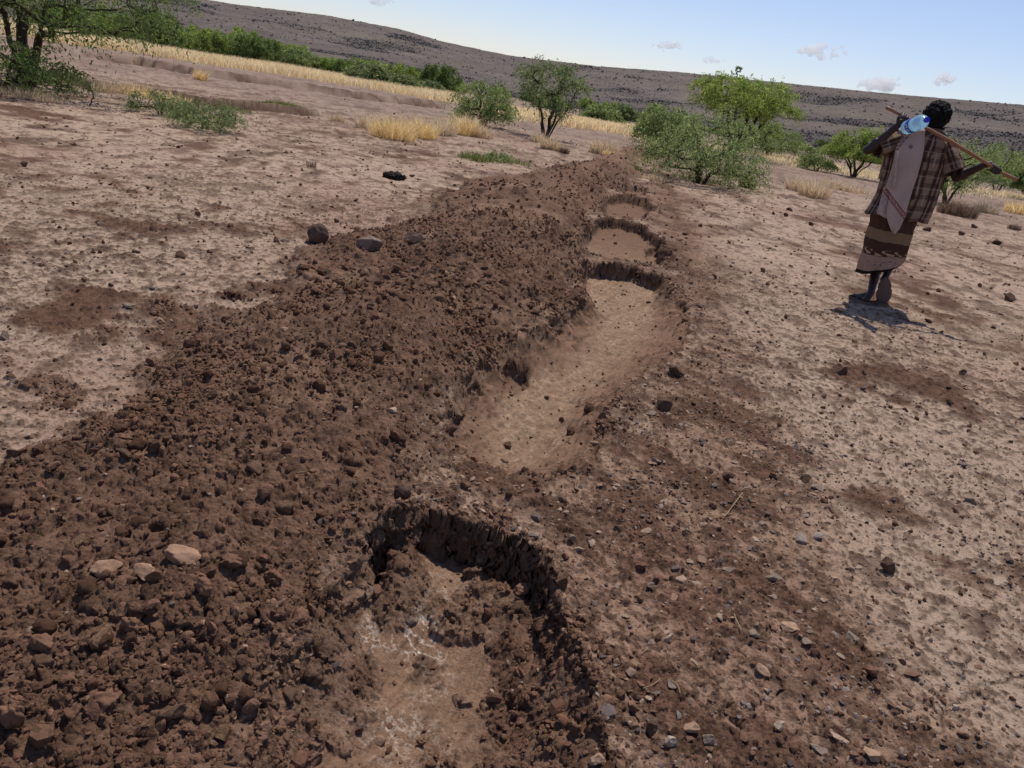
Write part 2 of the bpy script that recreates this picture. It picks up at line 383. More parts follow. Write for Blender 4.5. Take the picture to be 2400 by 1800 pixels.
        fc = fc * (1 + .28 * sc_[:, None]); wc = wc * (1 + .30 * sc_[:, None]); fcr = sm(.1, .5, fbm(xi, yi, .06, 3, 435) + .4 * fbm(xi, yi, .4, 2, 437))[:, None] * .35; fc = fc * (1 - fcr) + C_brown[None] * fcr
        fk = sm(6.5, 9.5, rad)[:, None] * .75; fc = fc * (1 - fk) + (C_brown * 1.05)[None] * fk; wc = wc * (1 - fk) + (C_brown * .8)[None] * fk
        col[i] = col[i] * (1 - m) + (wc * (1 - f2) + fc * f2) * m
        z[i] += (.012 * sc_ + .012 * fbm(xi, yi, .10, 4, 185) + .012 * fbm(xi * 1.0, yi, .3, 3, 187)) * (1 - loose[i])
    # crumbs, flakes and shallow ripples all over the crust
    cm_ = crustm * (1 - .3 * floor)
    bur = sm(-.35, .45, fbm(x, y, 1.9, 3, 401))
    for sc_, th, k_, sd2, rm in ((.014, .30, .55, 403, 4.5), (.035, .34, .6, 405, 9), (.09, .38, .6, 407, 24), (.22, .40, .55, 409, 90)):
        i = np.nonzero((r < rm) & (cm_ > .02))[0]
        q = perlin(x[i] / sc_, y[i] / sc_, sd2) + .6 * perlin(x[i] / sc_ * 2.3, y[i] / sc_ * 2.1, sd2 + 1)
        m = sm(th - .22 * bur[i] - .10 * patch[i], th + .30 - .22 * bur[i], q) * cm_[i]
        col[i] = col[i] * (1 - (k_ * m)[:, None]) + C_brown[None] * .62 * (k_ * m)[:, None]
        z[i] += m * min(.006, sc_ * .16)
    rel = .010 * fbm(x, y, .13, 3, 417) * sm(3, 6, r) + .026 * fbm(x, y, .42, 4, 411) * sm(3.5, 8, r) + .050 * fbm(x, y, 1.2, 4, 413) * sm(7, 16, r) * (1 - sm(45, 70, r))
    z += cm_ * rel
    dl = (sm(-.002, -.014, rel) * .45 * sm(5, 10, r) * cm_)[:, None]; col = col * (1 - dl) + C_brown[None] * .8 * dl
    # far plain: fine debris speckle too small to model
    if True:
        sp = perlin(x / .5, y / 1.0, 191) + .9 * perlin(x / .2, y / .4, 193) + .5 * perlin(x / 1.7, y / 3.5, 195)
        d_ = (sm(.10, .8, sp) * sm(5, 10, r) * .65)[:, None] * crustm[:, None]
        col = col * (1 - d_) + C_brown[None] * .6 * d_
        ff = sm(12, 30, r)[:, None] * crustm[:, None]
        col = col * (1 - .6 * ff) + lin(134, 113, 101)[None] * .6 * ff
    col = col * (1 - .9 * scm[:, None]) + C_brown[None] * .55 * .9 * scm[:, None]  # scarp faces: brown soil, painted darker to stand in for shade on the bank
    return z.reshape(sh), np.clip(col, 0.004, .9)

SALT = gd(868, 1420, -.17)[:2]
TONGUES = [(*gd(1060, 1330, -.15)[:2], .05, .14, .12, 0.2), (*gd(1150, 1560, -.15)[:2], .035, .13, .2, 0.1), (*gd(862, 1235, -.06)[:2], .13, .10, .20, radians(10)), (*gd(700, 1420, -.05)[:2], .05, .15, .18, 0.4), (*gd(1120, 1400, -.15)[:2], .045, .10, .25, 0.1)]

# ------------------------------------------------------------------ ground sheet (dense near the viewer, coarse far and behind)
azf = np.concatenate([np.arange(-62, -48, .16), np.arange(-48, 48, 0.068), np.arange(48, 62.01, .12)])
az = np.radians(np.concatenate([np.arange(-180, -62, 2.0), azf, np.arange(64, 180.01, 2.0)]))
phi = np.concatenate([np.arange(80, 50, -1.0), np.arange(50, 17.0, -0.055), np.arange(17.0, 5.0, -0.022), np.arange(5.0, 2.0, -0.04), np.arange(2.0, .5, -.03), np.geomspace(.5, .02, 40)])
rad = CAM_H / np.tan(np.radians(phi)); rad = np.concatenate([[0.02], rad])
RR, AA = np.meshgrid(rad, az, indexing='ij')
GX = RR * np.sin(AA); GY = RR * np.cos(AA)
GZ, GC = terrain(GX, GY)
GZ = np.where(RR > 700, GZ * 0, GZ)
nr, nc = GX.shape; nr0, nc0 = nr, nc
idx = np.arange(nr * nc).reshape(nr, nc)
F = np.stack([idx[:-1, :-1], idx[:-1, 1:], idx[1:, 1:], idx[1:, :-1]], -1).reshape(-1, 4)[:, ::-1]
gz_x = np.abs(np.diff(GZ, axis=1, append=GZ[:, -1:])) / (np.hypot(np.diff(GX, axis=1, append=GX[:, -1:]), np.diff(GY, axis=1, append=GY[:, -1:])) + 1e-4)
gz_r = np.abs(np.diff(GZ, axis=0, append=GZ[-1:])) / (np.hypot(np.diff(GX, axis=0, append=GX[-1:]), np.diff(GY, axis=0, append=GY[-1:])) + 1e-4)
steep = sm(.9, 2.5, np.maximum(gz_x, gz_r)) * (RR < 30); 
for _ in range(2): steep[1:-1, 1:-1] = (steep[1:-1, 1:-1] * 2 + steep[:-2, 1:-1] + steep[2:, 1:-1] + steep[1:-1, :-2] + steep[1:-1, 2:]) / 6
st = np.nonzero(steep > .01); xs, ys, zs_ = GX[st], GY[st], GZ[st]; am_ = steep[st] * np.clip(.022 + .003 * np.hypot(xs, ys), 0, .04)
q1 = fbm(xs * .8 + ys * .4, zs_ * 1.3 + ys * .25, .06, 4, 701, .65); q2 = fbm(xs * .7 - ys * .5 + 3, zs_ * 1.2 + xs * .3, .05, 4, 711, .65)
GX[st] += am_ * q1 * 2.0; GY[st] += am_ * q2 * 2.0; GZ[st] += am_ * .5 * fbm(xs * 2 + zs_ * 3, ys * 2, .04, 3, 721)
GC.reshape(nr0, nc0, 3)[st] *= np.clip(.85 + .55 * q1 + .25 * q2, .4, 1.5)[:, None]
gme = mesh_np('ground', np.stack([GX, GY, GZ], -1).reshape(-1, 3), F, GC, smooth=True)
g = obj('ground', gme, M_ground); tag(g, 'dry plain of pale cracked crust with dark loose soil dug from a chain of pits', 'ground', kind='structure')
del GX, GY, GZ, GC, RR, AA, F, idx

def zat(x, y):
    z, _ = terrain(np.atleast_1d(x), np.atleast_1d(y)); return z

# ------------------------------------------------------------------ hill
_sky = [(-900,-260),(-300,-150),(0,-100),(250,-45),(470,-4),(543,9),(760,35),(933,67),(1041,98),(1193,130),(1400,155),(1584,168),(1845,195),(2061,217),(2400,246),(2900,290),(3400,300)]
_sa = []; _se = []
for px, py in _sky:
    r_ = ray(px, py); _sa.append(math.atan2(r_[0], r_[1])); _se.append(math.atan2(r_[2], math.hypot(r_[0], r_[1])))
def crest(a): return np.interp(a, _sa, _se)
R0, RC = 64.0, 235.0
def hill_z(a, r):
    e = crest(a)
    x = r * np.sin(a); y = r * np.cos(a)
    t = np.clip((r - R0) / (RC - R0), 0, 1.3)
    th0 = -np.arctan(CAM_H / R0) - .004
    tt = np.clip(t, 0, 1) ** .85
    th = th0 + (e - th0) * tt
    z = CAM_H + r * np.tan(th)
    z = np.where(r > RC, CAM_H + RC * np.tan(e) - (r - RC) * .03, z)
    am = np.clip(4 * t * (1 - t), 0, 1) * (t < 1)
    z = z + am * (1.6 * fbm(x, y, 45, 4, 201) + .5 * fbm(x, y, 9, 3, 205))
    # nearer hump of black rock on the right
    hump = np.exp(-((a - .50) / .17) ** 2) * sm(.05, .35, t) * (1 - sm(.38, .5, t))
    z = z + 2.4 * hump * (t < 1)
    return z + .12 * fbm(x, y, 2.5, 2, 207) * sm(0, .1, t), t
ha = np.radians(np.arange(-75, 75.01, 0.085)); hr = np.concatenate([np.linspace(R0 - 2, RC, 260), np.geomspace(RC + 2, 700, 25)])
HR, HA = np.meshgrid(hr, ha, indexing='ij')
HZ, HT = hill_z(HA, HR)
HX = HR * np.sin(HA); HY = HR * np.cos(HA)
def rocky(x, y, a, t):
    q = fbm(x, y, 26, 4, 211)
    right = sm(.12, .42, a) * (1 - sm(.42, .6, t)) * .55
    low = (1 - sm(.1, .6, t)) * .14
    return sm(.08, .42, q + right + low + .02)
RK = rocky(HX, HY, HA, HT)
c1 = lin(102, 92, 85); c2 = lin(84, 76, 74); c3 = lin(114, 103, 88); c4 = lin(80, 74, 73)
n1 = fbm(HX, HY, 14, 4, 221)[..., None]; n2 = sm(-.1, .5, fbm(HX, HY, 40, 3, 225))[..., None]
n3 = fbm(HX, HY, 3.5, 3, 227)[..., None]; HC = c1 * (1 + .35 * n1 + .25 * n3) * (1 - .45 * n2) + c3 * .45 * n2
HC = HC * (1 - .65 * RK[..., None]) + (c2 * .3 + c4 * .7) * .65 * RK[..., None]
nr, nc = HX.shape; idx = np.arange(nr * nc).reshape(nr, nc)
F = np.stack([idx[:-1, :-1], idx[:-1, 1:], idx[1:, 1:], idx[1:, :-1]], -1).reshape(-1, 4)[:, ::-1]
hme = mesh_np('hills', np.stack([HX, HY, HZ], -1).reshape(-1, 3), F, HC.reshape(-1, 3), smooth=True)
tag(obj('hills', hme, M_hill), 'long low hill of brown earth and black lava rock', 'hill', kind='structure')

# ------------------------------------------------------------------ rock meshes
def ico(sub):
    bm = bmesh.new(); bmesh.ops.create_icosphere(bm, subdivisions=sub, radius=1.0)
    V = np.array([v.co[:] for v in bm.verts]); F = np.array([[v.index for v in f.verts] for f in bm.faces]); bm.free(); return V, F
ICO = {1: ico(1), 2: ico(2), 3: ico(3), 4: ico(4)}
def rock_verts(sub, seed, ang=.5, cuts=7):
    """a stone: sphere cut by random planes and roughened"""
    V, F = ICO[sub]; V = V.copy(); rg = np.random.default_rng(seed)
    for _ in range(cuts):
        n = rg.normal(size=3); n /= np.linalg.norm(n); d = rg.uniform(1 - ang, .95)
        s = V @ n; o = s > d; V[o] -= np.outer(s[o] - d, n)
    nz = perlin(V[:, 0] * 2.2 + seed, V[:, 1] * 2.2 + V[:, 2] * 1.7, seed) * .12 + perlin(V[:, 0] * 5 + seed, V[:, 1] * 5 - V[:, 2] * 4, seed + 3) * .05
    V *= (1 + nz)[:, None]
    V /= np.abs(V).max(0); return V, F

def lump_verts(sub, seed):
    """a crumbly clod: lumpy, pitted, no flat faces"""
    V, F = ICO[sub]; V = V.copy(); rg = np.random.default_rng(seed)
    for _ in range(7):
        n = rg.normal(size=3); n /= np.linalg.norm(n); d = rg.uniform(.5, .85); q = V @ n; o = q > d; V[o] -= np.outer((q[o] - d) * .8, n)
    nz = perlin(V[:, 0] * 1.9 + seed, V[:, 1] * 1.9 + V[:, 2] * 1.5, seed) * .30 + perlin(V[:, 0] * 4 + seed, V[:, 1] * 4 - V[:, 2] * 3.3, seed + 3) * .22
    V *= (1 + nz)[:, None]; V /= np.abs(V).max(0); return V, F
def scatter_stuff(name, pts, sizes, zs, cols, mat, label, cat, sub=1, flat=(.45, .9), sink=.25, nvar=12, smooth=False, big=None):
    Vs = []; Fs = []; Cs = []; off = 0; groups = [(sub, np.arange(len(pts)))] if big is None else [(sub, np.nonzero(sizes < big)[0]), (sub + 1, np.nonzero(sizes >= big)[0])]
    for sb, gi in groups:
      if not len(gi): continue
      var = [rock_verts(sb, 300 + i, .7, 8) if big is None else (lump_verts(sb, 300 + i) if i % 3 == 0 else rock_verts(sb, 300 + i, .65, 9)) for i in range(nvar)]
      which = rng.integers(0, nvar, len(gi))
      for k in range(nvar):
        s = gi[which == k]
        if not len(s): continue
        V, F = var[k]; m = len(s)
        a = rng.uniform(0, 2 * pi, m); sx = sizes[s]; sy = sx * rng.uniform(.6, 1, m); sz = sx * rng.uniform(flat[0], flat[1], m)
        tl = rng.normal(0, .25, (m, 2))
        X = V[None, :, 0] * sx[:, None]; Y = V[None, :, 1] * sy[:, None]; Z = V[None, :, 2] * sz[:, None]
        Z = Z + X * tl[:, :1] + Y * tl[:, 1:]
        ca, sa = np.cos(a)[:, None], np.sin(a)[:, None]
        P = np.stack([X * ca - Y * sa + pts[s, 0][:, None], X * sa + Y * ca + pts[s, 1][:, None], Z + (zs[s] + sz * (1 - 2 * sink))[:, None]], -1)
        Vs.append(P.reshape(-1, 3)); Fs.append((F[None] + (np.arange(m) * len(V))[:, None, None] + off).reshape(-1, 3)); off += m * len(V)
        Cs.append(np.repeat(cols[s], len(V), 0))
    me = mesh_np(name, np.concatenate(Vs), np.concatenate(Fs), np.concatenate(Cs), smooth)
    o = obj(name, me, mat); tag(o, label, cat, kind='stuff'); return o

RIM = []
def rim_points():
    xs_, ys_, ss_ = [], [], []
    for dep, poly, w in PITS:
        n = len(poly)
        for i in range(n):
            a, b = np.array(poly[i]), np.array(poly[(i + 1) % n]); L = np.linalg.norm(b - a); rr0 = np.linalg.norm((a + b) / 2)
            if rr0 > 26 or rr0 < .8 or (w[i] > .2 and w[(i + 1) % n] > .2 and rr0 > 2.4): continue
            wd = (w[i] + w[(i + 1) % n]) / 2; k = int(L * (900 if rr0 < 4 else 500 if rr0 < 9 else 160))
            nrm = np.array([-(b - a)[1], (b - a)[0]]) / L
            t = rng.uniform(0, 1, k); off = rng.uniform(-.03, min(wd, .06) + .07, k); off = np.where(rng.uniform(0, 1, k) < .4, rng.uniform(-.02, .03, k), off)
            P = a[None] + (b - a)[None] * t[:, None] + nrm[None] * off[:, None]
            xs_.append(P[:, 0]); ys_.append(P[:, 1]); ss_.append((.003 + .011 * rng.uniform(0, 1, k) ** 3) * (1 + rr0 * .06))
    X_, Y_, S_ = np.concatenate(xs_), np.concatenate(ys_), np.concatenate(ss_)
    k = rng.uniform(0, 1, len(X_)) < sm(-.15, .35, fbm(X_, Y_, .22, 3, 331)) * .8 + .08
    return X_[k], Y_[k], S_[k]
# boulders over the hill
n = 240000
ba = rng.uniform(-.95, .95, n); bt = rng.uniform(0.0, 1.0, n) ** .8; br = R0 + 2 + bt * (RC - R0 - 2)
bx, by = br * np.sin(ba), br * np.cos(ba); bz, btt = hill_z(ba, br)
pk = rocky(bx, by, ba, btt); keep = rng.uniform(0, 1, n) < (.04 + .80 * pk ** 1.5) * sm(-.5, .1, fbm(bx, by, 6, 3, 231))
bx, by, bz, br = bx[keep], by[keep], bz[keep], br[keep]; n = len(bx)
sz = (rng.uniform(.05, .11, n) + .16 * rng.uniform(0, 1, n) ** 8) * (.5 + br / 200)
cc = lin(98, 90, 86)[None] * rng.uniform(.7, 1.4, (n, 1))
scatter_stuff('lava_boulders', np.stack([bx, by], -1), sz, bz, cc, M_stone, 'black lava boulders strewn in dense patches over the hill', 'boulders', 1, (.5, .9), .25)

# clods and pebbles lying on the near ground
def sample(rmin, rmax, dens, amax=radians(50)):
    area = amax * (rmax ** 2 - rmin ** 2); n = int(area * dens)
    r = np.sqrt(rng.uniform(rmin ** 2, rmax ** 2, n)); a = rng.uniform(-amax, amax, n)
    return r * np.sin(a), r * np.cos(a)
cl = dict(p=[], s=[], z=[], c=[]); pb = dict(p=[], s=[], z=[], c=[])
def put(dct, x, y, s, z, c): dct['p'].append(np.stack([x, y], -1)); dct['s'].append(s); dct['z'].append(z); dct['c'].append(c)
for (r0, r1, s0, s1, dl, dp) in ((.9, 4.2, .0035, .009, 5200, 2300), (.9, 8.0, .007, .015, 1400, 420), (.9, 16., .012, .026, 220, 36), (1., 30., .020, .038, 24, 1.4)):
    x, y = sample(r0, r1, dl)
    z0, lo, du, fl, wa = terrain(x, y, False)
    p_l = lo * (.25 + .75 * sm(-.25, .25, fbm(x, y, 1.1, 3, 303))) + .035 * wa + (.03 * (1 - lo) * (1 - wa))
    k = rng.uniform(0, 1, len(x)) < p_l * (.35 + .65 * sm(-.1, .3, fbm(x, y, .5, 2, 301)))
    x1, y1 = x[k], y[k]; z1, c1_ = terrain(x1, y1); m = len(x1)
    put(cl, x1, y1, s0 + (s1 - s0) * rng.uniform(0, 1, m) ** 2, z1, C_dark[None] * rng.uniform(.7, 1.5, (m, 1)) * (1 + rng.normal(0, .03, (m, 3))))
    x, y = sample(r0, r1, dp)
    z0, lo, du, fl, wa = terrain(x, y, False)
    pp = (1 - lo) * (1 - wa) * (.30 + .90 * du + .25 * sm(.8, 2.0, x) * (1 - sm(3, 5, y))) * (.3 + .7 * sm(-.1, .35, fbm(x, y, .8, 3, 305))) + .06 * lo + .012 * wa
    k = rng.uniform(0, 1, len(x)) < pp
    x1, y1 = x[k], y[k]; z1, c1_ = terrain(x1, y1); m = len(x1)
    kinds = rng.uniform(0, 1, (m, 1))
    base = np.where(kinds < .42, C_dark[None], np.where(kinds < .68, lin(96, 84, 80)[None], np.where(kinds < .86, lin(154, 130, 110)[None], lin(132, 118, 108)[None])))
    put(pb, x1, y1, s0 + (s1 - s0) * rng.uniform(0, 1, m) ** 2, z1, base * rng.uniform(.75, 1.25, (m, 1)))
_x, _y, _s = rim_points(); _z, _c = terrain(_x, _y)
put(cl, _x, _y, _s, _z, (C_dark * .6 + C_dust * .4)[None] * rng.uniform(.7, 1.4, (len(_x), 1)))
for dct, nm, lb, ct, fl_ in ((cl, 'soil_clods', 'dark brown crumbled clods covering the dug out soil heap', 'soil clods', (.6, 1.0)), (pb, 'gravel', 'small brown and grey stone chips strewn over the crust', 'gravel', (.25, .7))):
    scatter_stuff(nm, np.concatenate(dct['p']), np.concatenate(dct['s']), np.concatenate(dct['z']), np.concatenate(dct['c']), M_clod if dct is cl else M_stone, lb, ct, 1, fl_, .34, big=.011 if dct is cl else None)
# ------------------------------------------------------------------ single stones (photo px of the base, width px, height px, kind)
def add_stone(px, py, wpx, hpx, kind, name, label, cat='stone', group=None, rot=None):
    p = gp(px, py, 0.0)
    # settle on the relief
    for _ in range(3):
        z = float(zat(p[0], p[1])[0]); p = gp(px, py, z)
    d = float(np.dot(p - np.array([0, 0, CAM_H]), FWD)); sx = wpx * d / FPX / 2; sz = hpx * d / FPX / 2
    sub, ang, cuts, rough, flat, colr = {
        'dark': (3, .72, 13, .8, 1, lin(92, 72, 58)), 'smooth': (4, .12, 2, .6, 1, lin(92, 74, 64)), 'grey': (4, .6, 12, .9, 1, lin(126, 108, 94)),
        'pale': (3, .75, 13, .8, 1, lin(170, 148, 128)), 'tan': (3, .75, 13, .8, 1, lin(160, 130, 106)), 'clod': (4, .45, 6, .9, 1, C_dark * 1.15), 'slab': (4, .6, 9, .9, 1, C_dust * 1.12),
        'blue': (3, .75, 13, .8, 1, lin(126, 110, 96))}[kind]
    sd_ = int(px * 7 + py * 3) % 9973
    V, F = rock_verts(sub, sd_, ang, cuts) if kind != 'clod' else lump_verts(sub, sd_)
    fine = perlin(V[:, 0] * 9 + V[:, 2] * 7, V[:, 1] * 9 - V[:, 2] * 5, sd_) * (.05 if kind in ('clod', 'slab', 'grey') else .02) + perlin(V[:, 0] * 20 + V[:, 2] * 17, V[:, 1] * 21, sd_ + 1) * (.03 if kind in ('clod', 'slab', 'grey') else .008)
    V = V * (1 + fine)[:, None]
    sy = sx * (.75 if kind != 'smooth' else .85)
    V = V * np.array([sx, sy, sz * 1.12])
    a = rot if rot is not None else random.uniform(-.5, .5)
    ca, sa = cos(a), sin(a); V = np.stack([V[:, 0] * ca - V[:, 1] * sa, V[:, 0] * sa + V[:, 1] * ca, V[:, 2]], -1)
    cc = colr[None] * (1 + .25 * perlin(V[:, 0] / sx * 2, V[:, 1] / sx * 2 + V[:, 2] / sx, sd_ + 9)[:, None])
    if kind == 'grey':
        top = sm(-.2, .5, V[:, 2] / sz)[:, None] * .0 + .0
    me = mesh_np(name, V, F, cc, smooth=kind in ('smooth', 'grey', 'clod', 'slab'))
    o = obj(name, me, M_stone, loc=(p[0], p[1] + sy * .5, p[2] + (.025 if kind == 'tan' and name == 'boulder' else 0) + sz * (.66 if name != 'boulder' else .85))); tag(o, label, cat, group)
    return o
NAMED = [
 (741,572,52,48,'smooth','boulder','large smooth rounded dark brown boulder standing at the left edge of the soil heap'),
 (863,586,66,38,'grey','boulder','rough pale grey topped boulder, the middle of three beside the soil heap'),
 (970,578,56,32,'tan','boulder','low tan wedge shaped boulder, rightmost of three at the soil heap edge'),
 (1584,882,44,27,'dark','stone','smooth black stone on the right rim of the long pit'),
 (1548,962,50,34,'dark','stone','angular grey brown stone with a slanting top right of the long pit'),
 (1973,876,44,24,'dark','stone','dark broken stone lying below the walking man shadow on pale crust'),
 (2083,1345,42,48,'dark','stone','tall black angular stone standing alone in the right foreground crust'),
 (1520,1727,38,42,'dark','stone','black stone at the bottom edge right of the nearest pit'),
 (941,1168,44,38,'smooth','stone','round grey cobble perched above the nearest pit'),
 (933,1032,36,26,'dark','stone','dark reddish stone on the soil slope left of the long pit'),
 (2368,708,28,24,'dark','stone','pointed dark stone near the right edge beside the walking man'),
 (2177,541,26,13,'dark','stone','flat black stone just right of the walking man skirt'),
 (2258,552,20,14,'dark','stone','blocky black stone right of the man, between two others'),
 (2284,534,24,10,'dark','stone','farthest flat dark stone right of the man'),
 (2339,574,24,15,'dark','stone','rounded black stone nearest the right edge at the man hip level'),
 (2176,692,13,9,'dark','stone','small dark stone beside the man raised foot'),
 (1982,714,14,9,'tan','stone','small reddish stone at the top of the man shadow'),
 (1969,733,32,13,'tan','stone','flat tan stone at the left tip of the man shadow'),
 (2228,949,22,14,'dark','stone','black stone on the crust below the long shadow, lower of a pair'),
 (2254,878,24,14,'dark','stone','black stone on the crust right of the shadow'),
 (2224,912,18,10,'dark','stone','small black stone on the crust, upper of a pair'),
 (1850,494,18,10,'dark','stone','black stone in the far cluster left of the man, the rear one'),
 (1840,507,13,10,'dark','stone','round black stone in the far cluster left of the man'),
 (1814,503,10,8,'dark','stone','smallest black stone in the far cluster left of the man'),
 (1901,528,14,9,'dark','stone','dark stone with pale top between the cluster and the man'),
 (22,1075,38,24,'dark','stone','dark stone at the left edge on the pale crust'),
 (288,1072,42,26,'dark','stone','dark brown stone on the crust at the lower left heap edge'),
 (290,1033,54,24,'clod','clod','wide dark clod behind the brown stone on the lower left crust'),
 (217,1040,28,20,'dark','stone','small triangular dark stone left of the wide clod'),
 (316,594,20,12,'dark','stone','small black wedge on the open crust left of the boulders'),
 (54,390,20,13,'dark','stone','lone black stone near the left edge of the far crust'),
 (296,722,32,12,'blue','stone','flat bluish grey stone on the left crust'),
 (273,859,24,9,'pale','stone','flat whitish stone on the left crust below the bluish one'),
 (372,755,26,13,'tan','stone','flat tan stone on the crust left of the heap'),
 (8,795,30,22,'grey','stone','grey stone cut by the left edge of the view'),
 (920,966,26,16,'pale','stone','pale angular stone on the soil slope left of the long pit'),
 (667,778,30,12,'tan','stone','flat stone on the upper left of the soil heap'),
 (849,676,18,8,'pale','stone','small pale stone on the heap below the boulders'),
 (624,548,17,9,'tan','stone','small brown stone on the crust left of the boulders'),
 (667,565,22,7,'blue','stone','thin grey slab of stone left of the round boulder'),
 (787,522,16,14,'dark','stone','small black stone behind the round boulder'),
 (833,473,16,9,'dark','stone','black stone on the crust behind the three boulders'),
 (353,420,16,8,'blue','stone','small grey stone far out on the left crust'),
 (401,1695,70,52,'dark','stone','large grey brown stone among clods at the bottom left'),
 (640,1372,52,42,'clod','clod','large blocky clod left of the nearest pit'),
 (426,1318,96,40,'slab','clod','long pale crusted slab of soil on the near heap'),
 (331,1362,74,34,'slab','clod','crusted soil slab between two others on the near heap'),
 (244,1350,76,34,'slab','clod','leftmost crusted soil slab on the near heap'),
 (535,1330,56,30,'clod','clod','pale topped clod right of the long slab'),
 (470,1395,60,44,'clod','clod','rounded clod under the long slab'),
 (235,1668,84,44,'clod','clod','wide flat clod near the bottom left corner'),
 (90,1530,70,50,'clod','clod','knobbly clod at the lower left edge'),
 (300,1480,56,40,'clod','clod','clod in the middle of the near heap'),
 (20,1700,60,60,'clod','clod','dark clod in the bottom left corner'),
 (887,1745,30,26,'tan','stone','tan stone in the white streaked floor of the nearest pit'),
 (987,1748,26,24,'clod','clod','brown clod on the floor of the nearest pit'),
 (1120,1505,36,34,'dark','stone','dark stone in the loose soil of the nearest pit'),
 (1563,1508,26,26,'pale','stone','pale tan block of stone on the brown soil right of the nearest pit'),
 (1889,1133,34,22,'dark','stone','black stone with a pale top on the right crust'),
 (1705,1128,32,24,'dark','stone','dark stone on brown soil, right of the long pit foot'),
 (1808,1121,20,16,'dark','stone','small reddish black stone left of the pale topped one'),
 (1539,1088,26,15,'blue','stone','grey block just below the long pit right corner'),
 (2342,1370,38,16,'pale','stone','flat pale stone near the right edge of the foreground'),
 (1856,1482,50,18,'tan','stone','long flat tan flake in the right foreground'),
 (1791,1582,42,26,'tan','stone','broad tan flake of stone in the right foreground'),
 (1623,1722,46,28,'tan','stone','orange tan flat stone near the bottom right of the pit'),
 (1661,1742,36,26,'blue','stone','dark flat stone touching the orange tan one'),
 (1829,1709,28,18,'pale','stone','pale oval pebble in the bottom foreground'),
 (2046,1785,50,34,'tan','stone','rounded pinkish stone at the bottom right edge'),
 (2242,1663,30,16,'pale','stone','pale oval stone in the bottom right'),
 (2128,1655,26,18,'tan','stone','small tan stone left of the pale oval one'),
 (1525,1384,30,20,'blue','stone','bluish flat stone right of the nearest pit rim'),
 (1813,1362,44,18,'blue','stone','flat grey stone in the middle of the right foreground'),
 (1618,1323,22,13,'pale','stone','small white pink stone right of the nearest pit'),
 (1398,1797,46,34,'tan','stone','orange tan stone at the bottom edge of the view'),
 (1569,1748,34,24,'pale','stone','pale stone just right of the black bottom stone'),
 (1338,1268,22,16,'blue','stone','pale grey disc of stone by the nearest pit rim'),
 (2280,1180,34,14,'blue','stone','flat grey stone on the cracked crust at right'),
 (1130,1204,24,15,'pale','stone','small whitish stone above the nearest pit edge'),
 (1088,1145,30,22,'clod','clod','pale brown clod between the two near pits'),
 (1229,1112,18,22,'dark','stone','small upright dark clod at the foot of the long pit'),
 (1180,1085,20,9,'dark','stone','dark oblong clod on the floor at the near end of the long pit'),
 (1415,985,30,26,'dark','stone','dark pointed rock in the right wall of the long pit'),
 (1168,440,26,14,'dark','stone','black clod crowning the left shoulder of the far heap'),
 (965,415,14,7,'dark','stone','small dark stone beside the dung pile'),
 (1190,1050,22,14,'dark','stone','round dark pebble on the near floor of the long pit'),
 (1281,936,13,9,'dark','stone','small dark pebble in the middle of the long pit floor'),
]
for px, py, w_, h_, kd, nm, lb in NAMED: add_stone(px, py, w_, h_, kd, nm, lb, 'stone' if nm != 'clod' else 'clod')

# dung pile / dead dark heap on the left crust
V, F = rock_verts(4, 771, .3, 4)
p = gp(923, 418); V2 = V * np.array([.15, .09, .055]); V2[:, 2] += .03 * perlin(V[:, 0] * 6, V[:, 1] * 6, 5); V2 = V2 * (1 + .25 * perlin(V[:, 0] * 9, V[:, 1] * 9 + V[:, 2] * 6, 9))[:, None]
o = obj('dung_pile', mesh_np('dung_pile', V2, F, np.tile(lin(48, 42, 40), (len(V2), 1)), True), M_stone, loc=(p[0], p[1], float(zat(p[0], p[1])[0]) + .03)); tag(o, 'ragged black heap of dung lying on the far left crust', 'dung')

ZONES = [((2100,760),'beside the walking man shadow'),((2150,600),'just right of the walking man'),((1950,620),'just left of the walking man'),((1700,560),'between the far pits and the man'),((1620,720),'right of the long pit middle'),((2250,950),'near the right edge of the crust'),((1900,1000),'in the middle of the right crust'),((1650,950),'by the two dark rocks right of the long pit'),((2300,1300),'beyond the tall black stone'),((1950,1300),'left of the tall black stone'),((1750,1200),'around the bent straw stalk'),((1500,1200),'right below the long pit'),((1450,1400),'along the right rim of the nearest pit'),((1700,1450),'beside the short straw stalk'),((2000,1600),'in the lower right corner area'),((1700,1700),'at the bottom right of the nearest pit'),((740,640),'in front of the round boulder'),((600,480),'behind the round boulder'),((300,450),'far out on the left crust'),((100,600),'near the left edge'),((350,750),'by the bluish flat stone'),((150,950),'on the lower left crust'),((900,450),'near the dung pile'),((1150,450),'on the far shoulder of the heap'),((1250,560),'on the ridge above the far pits'),((1050,700),'on the heap crest left of the long pit'),((800,850),'on the middle of the heap'),((900,1050),'by the round grey cobble'),((500,1050),'on the left part of the heap'),((250,1200),'on the lower left of the heap'),((600,1200),'above the three crusted slabs'),((300,1450),'below the three crusted slabs'),((650,1500),'just left of the nearest pit'),((350,1700),'in the bottom left corner area')]
def px_of(x, y, z=0.0):
    v = np.array([x, y, z - CAM_H]); d = v @ FWD; return 1200 + FPX * (v @ CR) / d, 900 - FPX * (v @ CU) / d
def zone(x, y):
    a, b = px_of(x, y); return min(ZONES, key=lambda q: (q[0][0] - a) ** 2 + (q[0][1] - b) ** 2)[1]
